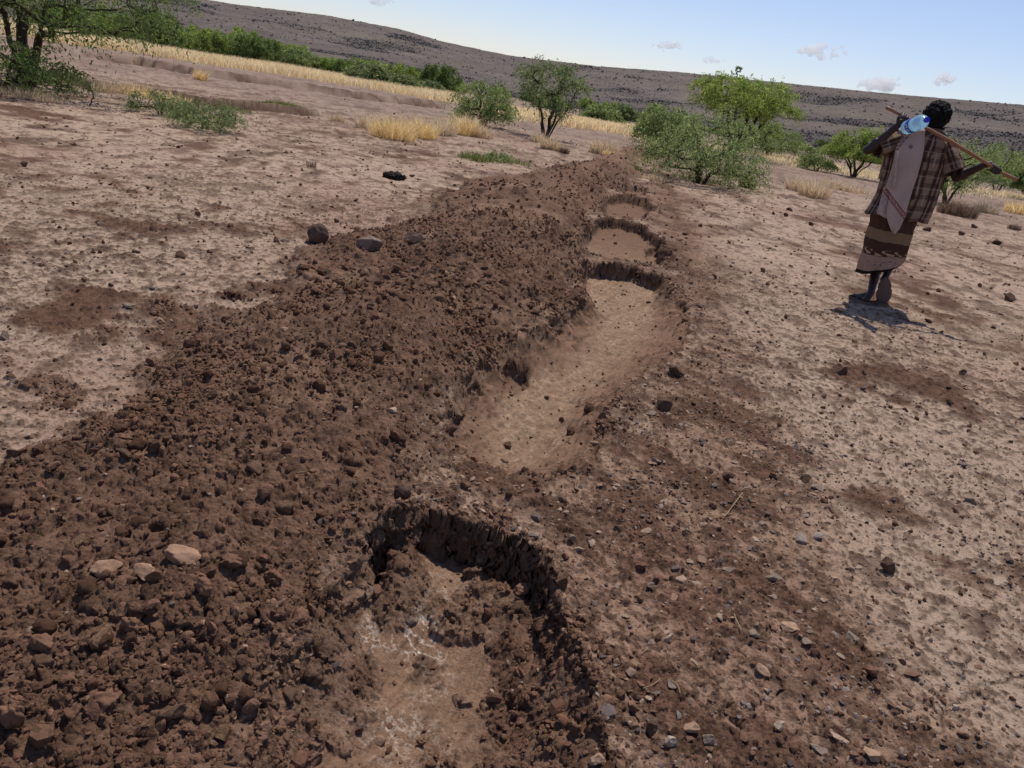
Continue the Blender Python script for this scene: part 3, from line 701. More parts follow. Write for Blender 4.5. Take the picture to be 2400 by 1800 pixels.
# many like stones: separate copies of a few shapes
def many(n, rmin, rmax, smin, smax, maskf, cols, name, words, cat, group, flat=(.3, .7), sub=2):
    meshes = []
    for k in range(8):
        V, F = rock_verts(sub, 900 + k + int(smax * 1e4), .75, 12) if name != 'clod' else lump_verts(sub, 900 + k)
        c = np.array(cols[k % len(cols)])[None] * (1 + .2 * perlin(V[:, 0] * 3, V[:, 1] * 3 + V[:, 2], k)[:, None])
        meshes.append(mesh_np(name, V, F, c, name == 'clod')); meshes[-1].materials.append(M_clod if name == 'clod' else M_stone)
    done = 0
    while done < n:
        x, y = sample(rmin, rmax, 40, radians(42)); x, y = x[:400], y[:400]
        m = maskf(x, y); x, y = x[m][: n - done], y[m][: n - done]
        if not len(x): continue
        z = zat(x, y)
        for i in range(len(x)):
            s = random.uniform(smin, smax) * (0.75 + .5 * math.hypot(x[i], y[i]) / rmax); sz = s * random.uniform(*flat)
            mi = random.randrange(8); o = bpy.data.objects.new(name, meshes[mi]); COL.objects.link(o)
            o.location = (x[i], y[i], z[i] + sz * .25); o.scale = (s, s * random.uniform(.6, 1), sz); o.rotation_euler = (random.uniform(-.25, .25), random.uniform(-.25, .25), random.uniform(0, 6.28))
            siz = 'tiny' if s < smin + (smax - smin) * .4 else 'small' if s < smin + (smax - smin) * .8 else 'larger'
            tag(o, siz + ' ' + words[mi % len(words)] + ' ' + zone(x[i], y[i]), cat, group)
        done += len(x)
def m_right(x, y):
    z, lo, du, fl, wa = terrain(x, y, False); return (lo < .2) & (wa < .5) & (x > .2 + y * .05)
def m_dusty(x, y):
    z, lo, du, fl, wa = terrain(x, y, False); return (lo < .2) & (wa < .5) & (du > .3) & (y < 4)
def m_left(x, y):
    z, lo, du, fl, wa = terrain(x, y, False); return (lo < .2) & (wa < .5) & (x < 0)
def m_loose(x, y):
    z, lo, du, fl, wa = terrain(x, y, False); return (lo > .6) & (wa < .5)
many(90, 3.0, 12, .010, .024, m_right, [lin(92, 76, 66), lin(108, 88, 76)], 'dark_stone', ('charcoal lava stone', 'dark brown stone'), 'stone', 'small dark stones on the right crust', (.5, .9))
many(60, 3.5, 12, .010, .024, m_left, [lin(92, 76, 66), lin(110, 90, 78)], 'dark_stone', ('charcoal lava stone', 'dark brown stone'), 'stone', 'small dark stones on the left crust', (.5, .9))
many(120, 1.4, 4.0, .010, .022, m_dusty, [lin(160, 138, 118), lin(138, 120, 106), lin(112, 98, 88), lin(150, 120, 98)], 'stone_chip', ('pale stone chip', 'beige stone chip', 'grey stone chip', 'tan stone chip'), 'stone', 'pale stone chips right of the pits', (.25, .5))
many(150, 1.3, 5.0, .014, .034, m_loose, [C_dark * 1.0, C_dark * 1.2, C_dust * .95], 'clod', ('dark brown clod', 'brown clod', 'dusty light brown clod'), 'clod', 'larger clods on the soil heap', (.6, .95), 3)

# straw stalks
def tube(pts, rads, seg=6, closed=True):
    P = np.array(pts, float); n = len(P); V = []; 
    T = np.gradient(P, axis=0); T /= np.linalg.norm(T, axis=1)[:, None] + 1e-9
    ref = np.array([0, 0, 1.]) if abs(T[0][2]) < .9 else np.array([1., 0, 0])
    for i in range(n):
        u = np.cross(T[i], ref); u /= np.linalg.norm(u) + 1e-9; v = np.cross(T[i], u)
        for k in range(seg):
            a = 2 * pi * k / seg; V.append(P[i] + rads[i] * (cos(a) * u + sin(a) * v))
    F = []
    for i in range(n - 1):
        for k in range(seg):
            a = i * seg + k; b = i * seg + (k + 1) % seg; F.append((a, b, b + seg, a + seg))
    V.append(P[0]); V.append(P[-1]); c0, c1 = len(V) - 2, len(V) - 1; T3 = []
    for k in range(seg):
        T3.append((c0, (k + 1) % seg, k)); b = (n - 1) * seg; T3.append((c1, b + k, b + (k + 1) % seg))
    return np.array(V), np.array(F), np.array(T3)
for pts, lb in (([(1740,1157),(1699,1211),(1653,1217)], 'bent straw stalk lying on the soil right of the long pit foot'), ([(1715,1434),(1722,1455),(1734,1488)], 'short straight straw stalk in the right foreground'), ([(1311,1060),(1330,1045)], 'tiny straw bit by the long pit end')):
    P = []
    for a in pts:
        q = gp(*a, .01); P.append([q[0], q[1], float(zat(q[0], q[1])[0]) + .012])
    P = np.array(P); t = np.linspace(0, len(P) - 1, 9); P = np.stack([np.interp(t, range(len(P)), P[:, k]) for k in range(3)], -1)
    V, F, T3 = tube(P, [.0022] * 9, 5)
    tag(obj('straw_stalk', mesh_np('straw_stalk', V, [F, T3], np.tile(lin(190, 165, 130), (len(V), 1))), M_straw), lb, 'straw')

rs = random.Random(21)
for k in range(16):
    a = (rs.uniform(1350, 2350), rs.uniform(1000, 1760)) if k < 11 else (rs.uniform(150, 900), rs.uniform(900, 1250)); q = gp(*a); th_ = rs.uniform(0, 6.28); L_ = rs.uniform(.03, .07)
    P = np.array([[q[0] + cos(th_) * L_ * t + .008 * sin(t * 3), q[1] + sin(th_) * L_ * t, 0] for t in np.linspace(0, 1, 6)]); P[:, 2] = zat(P[:, 0], P[:, 1]).max() + .003
    V, F, T3 = tube(P, [.0014] * 6, 5)
    tag(obj('straw_bit', mesh_np('straw_bit', V, [F, T3], np.tile(lin(180, 156, 122), (len(V), 1))), M_straw), ('long' if L_ > .05 else 'short') + ' dry straw bit ' + zone(q[0], q[1]), 'straw', 'bits of straw on the ground')

# ------------------------------------------------------------------ trees
def bez(a, b, sag, n, rg, jit):
    t = np.linspace(0, 1, n)[1:]; P = a[None] + (b - a)[None] * t[:, None]
    P[:, 2] += sag * np.sin(t * pi)
    P[:-1] += rg.normal(0, jit, (len(P) - 1, 3)); return P

def tree_data(seed, H, Wd, shape, ntarget, stems, leaf_n, leaf_len, twig, cols, droop=.5, trunk_r=.09, lo=.35, tex=1.0, splay=1.0):
    """branches grown towards random points of a crown shape; leaves in feathery sprigs round the branch ends"""
    rg = np.random.default_rng(seed)
    T = []
    while len(T) < ntarget:
        u = rg.uniform(-1, 1, 3); zz = rg.uniform(lo, 1)
        if shape == 'vase': rmax = .25 + .75 * ((zz - lo) / (1 - lo)) ** .7 if zz < .86 else 1 - (zz - .86) * 3.2
        elif shape == 'umbrella': rmax = sm(lo - .05, lo + .18, np.array(zz)) * math.sqrt(max(0, 1 - ((zz - lo) / (1.02 - lo)) ** 2.4))
        elif shape == 'dome': rmax = math.sqrt(max(0, 1 - ((zz - lo * .9) / (1.02 - lo * .9)) ** 2)) * (.75 + .25 * sm(0, .4, np.array(zz)))
        else: rmax = 1 - .4 * zz
        rr = math.hypot(u[0], u[1])
        if rr > rmax or rr > 1: continue
        if rg.uniform() > .35 + .65 * (rr / max(rmax, .01)) ** 1.5 and zz < .85: continue
        T.append((u[0] * Wd / 2, u[1] * Wd / 2, zz * H))
    T = np.array(T)
    # lumpy outline
    an = np.arctan2(T[:, 1], T[:, 0]); lump = 1 + .22 * perlin(an * 1.3 + seed, T[:, 2] / H * 2.5, seed)
    T[:, :2] *= lump[:, None]
    T = T[np.argsort(np.linalg.norm(T * np.array([1, 1, .8]), axis=1))]
    nodes = []; parent = []; plen = []
    for s in range(stems):
        a = 2 * pi * s / stems + rg.uniform(-.5, .5); tilt = splay * rg.uniform(.25, .75) if stems > 1 else rg.uniform(0, .12)
        base = np.array([cos(a), sin(a), 0]) * trunk_r * (.8 if stems > 1 else 0)
        top = base + np.array([cos(a) * tilt, sin(a) * tilt, 1]) * H * (max(lo, .36) if stems > 1 else lo) * rg.uniform(.9, 1.5 if stems > 1 else 1.1)
        nodes.append(base - np.array([0, 0, .1])); parent.append(-1); plen.append(0)
        for q in bez(base, top, 0, 5, rg, .015 * H):
            nodes.append(q); parent.append(len(nodes) - 2); plen.append(plen[-1] + .1)
    ends = []
    for t in T:
        N = np.array(nodes); dv = t - N; d = np.linalg.norm(dv, axis=1)
        pen = np.array(plen) * .0 + np.where(N[:, 2] > t[2], (N[:, 2] - t[2]) * 1.5, 0) + np.where(N[:, 2] < .12 * H, .25 * H, 0)
        j = int(np.argmin(d + pen)); n = 5 if d[j] > .25 * H else 4
        last = j
        for q in bez(N[j], t, d[j] * rg.uniform(.02, .16), n, rg, d[j] * .05):
            nodes.append(q); parent.append(last); plen.append(plen[last] + d[j] / n); last = len(nodes) - 1
        ends.append(last)
    nodes = np.array(nodes); cnt = np.zeros(len(nodes))
    for e in ends: cnt[e] += 1
    for i in range(len(nodes) - 1, -1, -1):
        if parent[i] >= 0: cnt[parent[i]] += cnt[i]
    tot = cnt[[i for i in range(len(nodes)) if parent[i] < 0]].max()
    R = trunk_r * (np.maximum(cnt, .6) / tot) ** .62; R = np.maximum(R, .0045 * tex)
    sg = 6; V = []; Q = []
    for i in range(len(nodes)):
        pq = parent[i]
        if pq < 0: continue
        a, b = nodes[pq], nodes[i]; ra, rb = min(R[pq], R[i] * 1.35), R[i]; ax = b - a; L = np.linalg.norm(ax)
        if L < 1e-5: continue
        ax /= L; ref = np.array([0, 0, 1.]) if abs(ax[2]) < .9 else np.array([1., 0, 0]); u = np.cross(ax, ref); u /= np.linalg.norm(u); v = np.cross(ax, u)
        o0 = len(V); k = np.arange(sg) * 2 * pi / sg
        ring = np.cos(k)[:, None] * u + np.sin(k)[:, None] * v
        V.extend(a - ax * ra * .3 + ring * ra); V.extend(b + ax * rb * .3 + ring * rb)
        for q in range(sg): Q.append((o0 + q, o0 + (q + 1) % sg, o0 + sg + (q + 1) % sg, o0 + sg + q))
    # sprigs
    seeds = []
    for e in ends:
        c = e; 
        for s in range(3):
            seeds.append(c); c = parent[c]
            if c < 0: break
    seeds = np.array(seeds); per = max(1, leaf_n // len(seeds) // 10)
    S0 = np.repeat(nodes[seeds], per, 0); m = len(S0)
    out = S0 * np.array([1, 1, 0]); out /= np.linalg.norm(out, axis=1)[:, None] + 1e-6
    D = out * .7 + rg.normal(0, .75, (m, 3)); D[:, 2] = D[:, 2] * .5 + rg.uniform(-.1, .35, m); D /= np.linalg.norm(D, axis=1)[:, None]
    Ls = twig * rg.uniform(.5, 1.3, m)
    LV = []; 
    tt = np.linspace(.12, 1, 10)
    ang = rg.uniform(0, 2 * pi, m)
    side = np.cross(D, rg.normal(size=(m, 3))); side /= np.linalg.norm(side, axis=1)[:, None]
    tone = np.clip(rg.normal(1, .22, m), .5, 1.6)
    cA, cB, cC = [np.array(c) for c in cols]
    mixv = rg.uniform(0, 1, m)
    LC = []
    for k, t in enumerate(tt):
        P = S0 + D * (Ls * t)[:, None] + np.array([0, 0, -1]) * (droop * Ls * t * t)[:, None] + rg.normal(0, .02, (m, 3))
        sgn = 1 if k % 2 else -1
        ld = side * sgn + D * .5 + rg.normal(0, .35, (m, 3)); ld[:, 2] -= droop * .5; ld /= np.linalg.norm(ld, axis=1)[:, None]
        wv = np.cross(ld, rg.normal(size=(m, 3))); wv /= np.linalg.norm(wv, axis=1)[:, None]
        ll = leaf_len * rg.uniform(.6, 1.3, m)[:, None]; ww = ll * .17
        LV.append(np.stack([P, P + ld * ll * .45 + wv * ww, P + ld * ll + np.array([0, 0, -.15]) * ll, P + ld * ll * .5 - wv * ww], 1))
        c = (cA[None] * (1 - mixv[:, None]) + cB[None] * mixv[:, None]) * (tone * rg.uniform(.8, 1.2, m))[:, None]
        yel = (rg.uniform(0, 1, m) < .05)[:, None]
        c = np.where(yel, cC[None], c); LC.append(np.repeat(c[:, None], 4, 1))
    LV = np.concatenate(LV).reshape(-1, 3); LC = np.concatenate(LC).reshape(-1, 3)
    LV[:, 2] = np.maximum(LV[:, 2], .03)
    LF = np.arange(len(LV)).reshape(-1, 4)
    bc = lin(70, 58, 50)
    return (np.array(V), np.array(Q), np.tile(bc, (len(V), 1))), (LV, LF, LC)

G_bright = (lin(156, 172, 84), lin(130, 150, 76), lin(190, 186, 106)); G_mid = (lin(152, 164, 102), lin(124, 142, 88), lin(182, 176, 118)); G_dark = (lin(116, 134, 72), lin(92, 112, 62), lin(160, 160, 86)); G_grey = (lin(138, 148, 96), lin(114, 130, 86), lin(176, 170, 116))
def plant(name, label, cat, px, py, data, group=None, z=None, x=None, y=None, rot=0.0, trunk='trunk', Y=None):
    if px is not None: q = gp(px, py); x, y = q[0], q[1]
    zz = float(zat(x, y)[0])
    root = empty(name, (x, y, zz)); root.rotation_euler.z = rot; tag(root, label, cat, group)
    (V, Q, C), (LV, LF, LC) = data
    obj(trunk, mesh_np(trunk, V, Q, C, True), M_bark, root); obj('crown', mesh_np('crown', LV, LF, LC), M_leaf, root)
    return root
def size_at(px, py, wpx, hpx):
    q = gp(px, py); d = float(np.dot(q - np.array([0, 0, CAM_H]), FWD)); return wpx * d / FPX, hpx * d / FPX, math.hypot(q[0], q[1])

# big spreading tree, left
w_, h_, _ = size_at(68, 200, 700, 380)
plant('acacia_tree', 'large dark acacia with spreading drooping limbs at the left edge', 'tree', 68, 203, tree_data(14, h_ * 1.05, w_ * 1.05, 'umbrella', 280, 5, 32000, .07, .42, G_dark, .8, .085, .26, 1.0, .45))
w_, h_, _ = size_at(1278, 325, 185, 165)
plant('acacia_tree', 'slender airy acacia with fanned bare stems in the middle distance', 'tree', 1278, 325, tree_data(23, h_, w_, 'vase', 120, 6, 7500, .085, .35, G_grey, .35, .055, .22))
w_, h_, _ = size_at(1130, 298, 155, 100)
plant('acacia_tree', 'low dense green acacia just left of the slender one', 'tree', 1130, 296, tree_data(31, h_, w_, 'dome', 100, 5, 8500, .09, .38, G_mid, .5, .05, .20))
w_, h_, _ = size_at(1715, 362, 265, 178)
plant('acacia_tree', 'tallest bright green flat crowned acacia behind the front bush', 'tree', 1715, 362, tree_data(45, h_, w_, 'umbrella', 190, 8, 22000, .12, .5, G_bright, .35, .08, .46))
w_, h_, _ = size_at(1640, 428, 300, 165)
plant('acacia_tree', 'wide drooping green bush tree with thin dark stems in front', 'tree', 1640, 428, tree_data(57, h_, w_, 'dome', 190, 5, 15000, .07, .36, G_mid, .8, .05, .16))
w_, h_, _ = size_at(1555, 352, 150, 105)
plant('acacia_tree', 'dull green bushy acacia at the left behind the front bush', 'tree', 1555, 352, tree_data(61, h_, w_, 'dome', 90, 5, 11000, .11, .45, G_mid, .5, .06, .2))
w_, h_, _ = size_at(1840, 372, 170, 75)
plant('shrub', 'low spreading green shrub right of the front bush tree', 'shrub', 1800, 366, tree_data(67, h_, w_, 'dome', 80, 5, 9000, .11, .4, G_mid, .5, .05, .12))
w_, h_, _ = size_at(2000, 412, 140, 108)
plant('acacia_tree', 'round bright green acacia left of the walking man shoulder', 'tree', 2000, 414, tree_data(71, h_, w_, 'umbrella', 110, 6, 11000, .10, .38, G_bright, .3, .055, .28))
w_, h_, _ = size_at(1915, 398, 85, 55)
plant('shrub', 'small green shrub left of the round acacia', 'shrub', 1912, 398, tree_data(73, h_, w_, 'dome', 50, 4, 5000, .09, .35, G_mid, .5, .035, .12))
w_, h_, _ = size_at(2215, 478, 240, 150)
plant('acacia_tree', 'airy green acacia with leaning stems behind the man right arm', 'tree', 2215, 478, tree_data(79, h_, w_, 'vase', 130, 6, 9000, .085, .36, G_mid, .6, .05, .2))
w_, h_, _ = size_at(2330, 440, 190, 95)
plant('shrub', 'broad green shrub reaching the right edge behind the stick', 'shrub', 2335, 445, tree_data(83, h_, w_, 'dome', 100, 5, 12000, .10, .4, G_mid, .5, .05, .12))
w_, h_, _ = size_at(2405, 470, 110, 100)
plant('shrub', 'dark green shrub cut off by the right edge', 'shrub', 2420, 470, tree_data(87, h_, w_, 'dome', 60, 4, 12000, .10, .3, G_dark, .4, .07, .15))
w_, h_, _ = size_at(1400, 290, 90, 40)
plant('shrub', 'small round far bush right of the slender acacia', 'shrub', 1405, 291, tree_data(89, h_, w_, 'dome', 50, 4, 6000, .2, .4, G_mid, .3, .07, .2))
plant('acacia_seedling', 'wispy grey green seedling bush on the left crust', 'shrub', 480, 302, tree_data(91, .42, 1.15, 'dome', 60, 4, 4200, .05, .18, G_grey, .3, .015, .1, .5))
plant('acacia_seedling', 'thin grey green seedling left of the wispy one', 'shrub', 375, 270, tree_data(93, .36, .9, 'dome', 40, 4, 2600, .05, .18, G_grey, .3, .012, .1, .5))
plant('acacia_seedling', 'low leafless pale seedling at the edge of the tree shade', 'shrub', 208, 248, tree_data(94, .42, .4, 'vase', 12, 2, 100, .03, .08, G_grey, .3, .009, .2, .4))
plant('shrub', 'low green leafy shrub under the left tree', 'shrub', 5, 212, tree_data(95, .8, 2.4, 'dome', 90, 5, 7000, .07, .3, G_dark, .5, .04, .1))
plant('shrub', 'tiny green sprout clump in the middle of the left plain', 'shrub', 1165, 383, tree_data(96, .16, .55, 'dome', 30, 3, 900, .05, .1, G_mid, .3, .01, .1, .4))

ORD = 'first second third fourth fifth sixth seventh eighth ninth tenth eleventh twelfth thirteenth fourteenth fifteenth sixteenth seventeenth eighteenth nineteenth twentieth'.split()
ORD += ['twenty-' + q for q in ORD[:9]] + ['thirtieth']
KW = ['leafy green', 'bright green', 'dark green', 'grey green', 'wide green']
# belt of shrubs along the foot of the hill: a few kinds, copied
kinds = []
for k, (hh, ww, colr, shp) in enumerate([(2.1, 3.6, G_bright, 'dome'), (1.6, 3.2, G_bright, 'dome'), (2.4, 3.4, G_dark, 'umbrella'), (1.4, 2.8, G_grey, 'dome'), (1.9, 4.2, G_mid, 'umbrella')]):
    (V, Q, C), (LV, LF, LC) = tree_data(400 + k, hh, ww, shp, 70, 5, 9000, .2, .5, colr, .35, .08, .16)
    a = mesh_np('trunk', V, Q, C, True); a.materials.append(M_bark); b = mesh_np('crown', LV, LF, LC); b.materials.append(M_leaf); kinds.append((a, b))
rb = random.Random(5)
def belt_shrub(x, y, k, s, label, group):
    root = empty('shrub', (x, y, float(zat(x, y)[0]) if math.hypot(x, y) < 62 else float(hill_z(np.array([math.atan2(x, y)]), np.array([math.hypot(x, y)]))[0][0])))
    root.scale = (s, s, s * rb.uniform(.85, 1.15)); root.rotation_euler.z = rb.uniform(0, 6.28); tag(root, label, 'shrub', group)
    t = obj('trunk', kinds[k][0], None, root); c = obj('crown', kinds[k][1], None, root); return root
# left belt: behind the straw band
for i in range(46):
    px = 110 + (1060 - 110) * (i % 23) / 22 + rb.uniform(-18, 18); row = i // 23
    hor = 196 - (1200 - px) * tan(ROLL)
    q = gp(px, hor + 49 + rb.uniform(-2, 2) - row * 8)
    kk = rb.choice([0, 0, 1, 2, 4]); belt_shrub(q[0], q[1], kk, rb.uniform(.62, .95) * (1.0 if px < 700 else .8), KW[kk] + ' shrub, ' + ORD[i % 23] + ' from the left in the ' + ('rear' if row else 'front') + ' row behind the straw strip', 'shrubs in the belt along the hill foot')
for px, dy, k, s, lb in ((868, 58, 3, .95, 'olive green bush standing out at the front of the shrub belt'), (360, 56, 2, .9, 'dark rounded bush rising above the left part of the shrub belt'), (590, 55, 2, .75, 'small very dark bush in the middle of the shrub belt'), (955, 60, 3, .7, 'small pale green bush near the right end of the shrub belt'), (1010, 58, 3, .55, 'low pale bush left of the dense green acacia')):
    q = gp(px, 196 - (1200 - px) * tan(ROLL) + dy); belt_shrub(q[0], q[1], k, s, lb, None)
# right belt
for i in range(30):
    px = 1180 + (2500 - 1180) * i / 29 + rb.uniform(-20, 20); hor = 196 - (1200 - px) * tan(ROLL)
    q = gp(px, hor + rb.uniform(33, 46)); kk = rb.choice([0, 0, 1, 3, 3]); belt_shrub(q[0], q[1], kk, rb.uniform(.45, .8), 'small ' + KW[kk] + ' shrub, ' + ORD[i] + ' from the left at the right slope foot', 'scattered shrubs at the foot of the right slope')
# a bare little tree on the skyline
a_ = math.atan2(*[ray(1727, 180)[k] for k in (0, 1)]); rr_ = RC - 4
zz_ = float(hill_z(np.array([a_]), np.array([rr_]))[0][0])
root = empty('skyline_tree', (rr_ * sin(a_), rr_ * cos(a_), zz_)); tag(root, 'tiny bare tree standing on the skyline of the hill', 'tree')
(V, Q, C), (LV, LF, LC) = tree_data(500, 3.2, 2.0, 'vase', 24, 1, 900, .3, .4, G_dark, .2, .12, .4, 8.0)
obj('trunk', mesh_np('trunk', V, Q, C, True), M_bark, root); obj('crown', mesh_np('crown', LV, LF, LC), M_leaf, root)

# ------------------------------------------------------------------ dry grass
def blades(cx, cy, cz, n, spread, h, wd, cols, rg, lean=.5):
    """n thin bent blades round points (arrays)"""
    a = rg.uniform(0, 2 * pi, n); rq = np.sqrt(rg.uniform(0, 1, n)); rr = spread * rq; hh = h * rg.uniform(.4, 1.2, n) * (1 - .5 * rq ** 2 * (spread > .1)); ln = rg.uniform(.05, lean, n) * hh
    b = rg.uniform(0, 2 * pi, n)
    x = cx + rr * np.cos(b); y = cy + rr * np.sin(b)
    a = np.where(rg.uniform(0, 1, n) < .6, b + rg.normal(0, .6, n), a)
    dx, dy = np.cos(a), np.sin(a); wa = rg.uniform(0, pi, n); wx, wy = np.cos(wa) * wd, np.sin(wa) * wd
    B = np.stack([x, y, cz + np.zeros(n)], -1); w3 = np.stack([wx, wy, np.zeros(n)], -1); d3 = np.stack([dx, dy, np.zeros(n)], -1)
    M_ = B + d3 * (ln * .35)[:, None] + np.array([0, 0, 1]) * (hh * .6)[:, None]; T_ = B + d3 * ln[:, None] + np.array([0, 0, 1]) * hh[:, None]
    V = np.stack([B - w3, B + w3, M_ + w3 * .8, M_ - w3 * .8, T_], 1).reshape(-1, 3)
    i0 = np.arange(n) * 5
    Q = np.stack([i0, i0 + 1, i0 + 2, i0 + 3], -1); T3 = np.stack([i0 + 3, i0 + 2, i0 + 4], -1)
    c = cols[rg.integers(0, len(cols), n)] * rg.uniform(.75, 1.25, (n, 1)); return V, Q, T3, np.repeat(c, 5, 0)
STRAW = np.array([lin(244, 222, 174), lin(232, 208, 158), lin(248, 230, 190)]); TUFT = np.array([lin(216, 194, 160), lin(200, 174, 142), lin(228, 208, 176)]); GRN = np.array([lin(110, 120, 66), lin(140, 138, 80), lin(90, 108, 58)])
GOLD = np.array([lin(240, 214, 156), lin(228, 198, 136), lin(244, 224, 176)])
rg = np.random.default_rng(77)
# straw strip: uncountable
def strip(name, label, edge, depth, n, h, wd, cols, cat='grass', patchy=0.0):
    t = rg.uniform(0, 1, n); pts = np.array([gp(*p)[:2] for p in edge])
    L = np.concatenate([[0], np.cumsum(np.hypot(*np.diff(pts, axis=0).T))]); s = t * L[-1]
    x = np.interp(s, L, pts[:, 0]); y = np.interp(s, L, pts[:, 1]); d = depth * rg.uniform(0, 1, n)
    rr = np.hypot(x, y); x = x + x / rr * d; y = y + y / rr * d
    x += rg.normal(0, .5, n); y += rg.normal(0, .8, n)
    k = fbm(x, y, 5.0, 3, 601) > (-.55 + patchy * 1.9) + (d < .8) * .25
    x, y = x[k], y[k]; z, _ = terrain(x, y); hv = h * (1 + .35 * fbm(x, y, 3, 3, 605))
    V, Q, T3, C = blades(x, y, z - .02, len(x), .02, hv, wd, cols, rg, 1.1)
    o = obj(name, mesh_np(name, V, [Q, T3], C), M_straw); tag(o, label, cat, kind='stuff'); return o
strip('dry_grass_strip', 'long strip of straw coloured dry grass before the shrub belt', [(-500,-25),(0,72),(150,98),(300,118),(500,152),(700,180),(900,212),(1060,240)], 9, 130000, .40, .012, STRAW)
strip('dry_grass_strip', 'thinner straw coloured dry grass strip in the middle distance', [(1150,265),(1250,284),(1400,303),(1520,322)], 9, 24000, .36, .018, STRAW, patchy=.05)
strip('dry_grass_patches', 'patchy straw coloured grass on the far right plain', [(1500,335),(1750,372),(1900,392),(2100,430),(2400,475)], 11, 15000, .22, .014, STRAW, patchy=.22)
# single tufts
def tuft(px, py, wpx, hpx, n, cols, label, group=None, lean=1.0, wd=None, name='grass_tuft', scrub=None):
    W_, H_, r_ = size_at(px, py, wpx, hpx); q = gp(px, py); z = float(zat(q[0], q[1])[0])
    n = int(n * 1.2); V, Q, T3, C = blades(np.zeros(n), np.zeros(n), np.zeros(n), n, W_ * .5, H_ * 1.1, wd or max(.0025, r_ / 768 * .2), cols, np.random.default_rng(int(px * 13 + py)), lean)
    V[:, 1] *= .8
    o = obj(name, mesh_np(name, V, [Q, T3], C), M_straw, loc=(q[0], q[1], z)); tag(o, label, 'grass', group)
DK = np.array([lin(120, 98, 84), lin(96, 80, 70), lin(150, 122, 98)])
for a in [
 (920,322,110,52,900,GOLD,'big golden clump of dry grass, left part of the central grass patch'),
 (985,322,80,48,600,GOLD,'golden grass clump in the middle of the central grass patch'),
 (1040,318,60,42,350,TUFT,'pale grass clump between the golden ones'),
 (1085,318,80,46,600,GOLD,'yellow grass clump at the foot of the dense low acacia'),
 (1125,325,60,32,500,TUFT,'brown dry tuft at the right end of the central grass patch'),
 (860,300,60,34,300,TUFT,'thin pale grass at the left end of the central grass patch'),
 (790,284,34,18,250,TUFT,'small brown tuft on the left plain'),
 (1290,352,48,30,700,TUFT,'rounded brown tuft in front of the slender acacia'),
 (1262,335,34,28,250,TUFT,'faded thin tuft at the base of the slender acacia'),
 (1322,360,24,14,250,DK,'very small brown tuft beside the rounded one'),
 (1414,362,70,34,900,TUFT,'wide domed brown tuft left of the heap end'),
 (1425,375,34,14,160,GOLD,'little yellow grass sprig below the domed tuft'),
 (1865,448,50,34,350,TUFT,'upright pale grass clump right of the front bush'),
 (1905,462,70,44,600,TUFT,'wider pale grass clump left of the man skirt'),
 (1945,440,50,26,250,TUFT,'faded grass behind the pale clumps'),
 (1750,440,36,26,700,DK,'dark brown round tuft right of the front bush stems'),
 (2000,450,70,22,350,TUFT,'low pale grass by the man elbow'),
 (2240,506,90,34,800,DK,'grey brown low scrub under the leaning acacia'),
 (2310,498,60,26,300,TUFT,'pale grass right of the leaning acacia'),
 (2385,500,60,30,350,GOLD,'golden grass near the right edge'),
 (2375,540,30,14,200,DK,'tiny dark tuft near the right edge'),
 (470,188,30,26,220,GOLD,'single straw tuft on the left plain'),
 (330,225,110,30,420,GOLD,'yellow grass patch right of the left tree shade'),
 (260,215,90,34,380,TUFT,'pale grass beside the hollow under the left tree'),
 (400,238,100,26,380,GOLD,'yellow grass patch above the wispy seedling'),
 (540,262,110,16,260,GRN,'low green herbs right of the wispy seedling'),
 (430,262,110,20,400,GRN,'low green herbs between yellow grass and seedling'),
 (1120,378,100,20,500,GRN,'flat patch of green herbs on the crust before the heap'),
 (1200,385,90,16,300,GRN,'green herbs right of the flat herb patch'),
 (660,255,100,12,700,GRN,'thin green herbs along the gully lip'),
 (1540,420,60,16,250,TUFT,'pale low grass under the left side of the front bush'),
 (1700,418,70,18,260,TUFT,'pale low grass under the right side of the front bush'),
 (1480,405,50,14,180,GRN,'small green herbs beside the heap end'),
 (730,395,22,20,60,DK,'thin dark twiggy sprout alone on the left crust'),
 (1640,424,130,16,300,GRN,'green undergrowth at the front bush stems'),
 (2080,470,60,20,200,TUFT,'low grass seen behind the man shirt'),
 (60,225,170,20,700,TUFT,'shaded dry grass under the big left tree')]: tuft(*a)
#@@PERSON
# ------------------------------------------------------------------ the walking man (joints placed in metres round his standing foot)
PY = 7.14
def c4(x, y): return 1950 + x / 2.764, 200 + y / 2.764
def m4(x, y, dy=0.0): return at_y(*c4(x, y), PY + dy)
PZ0 = float(zat(3.14, 7.14)[0])
PR = empty('person', (3.14, 7.14, PZ0))
tag(PR, 'man walking away in checked shirt, pale shawl and banded wrap skirt, stick across his shoulders', 'person')
ORG = np.array([3.14, 7.14, 0.0])

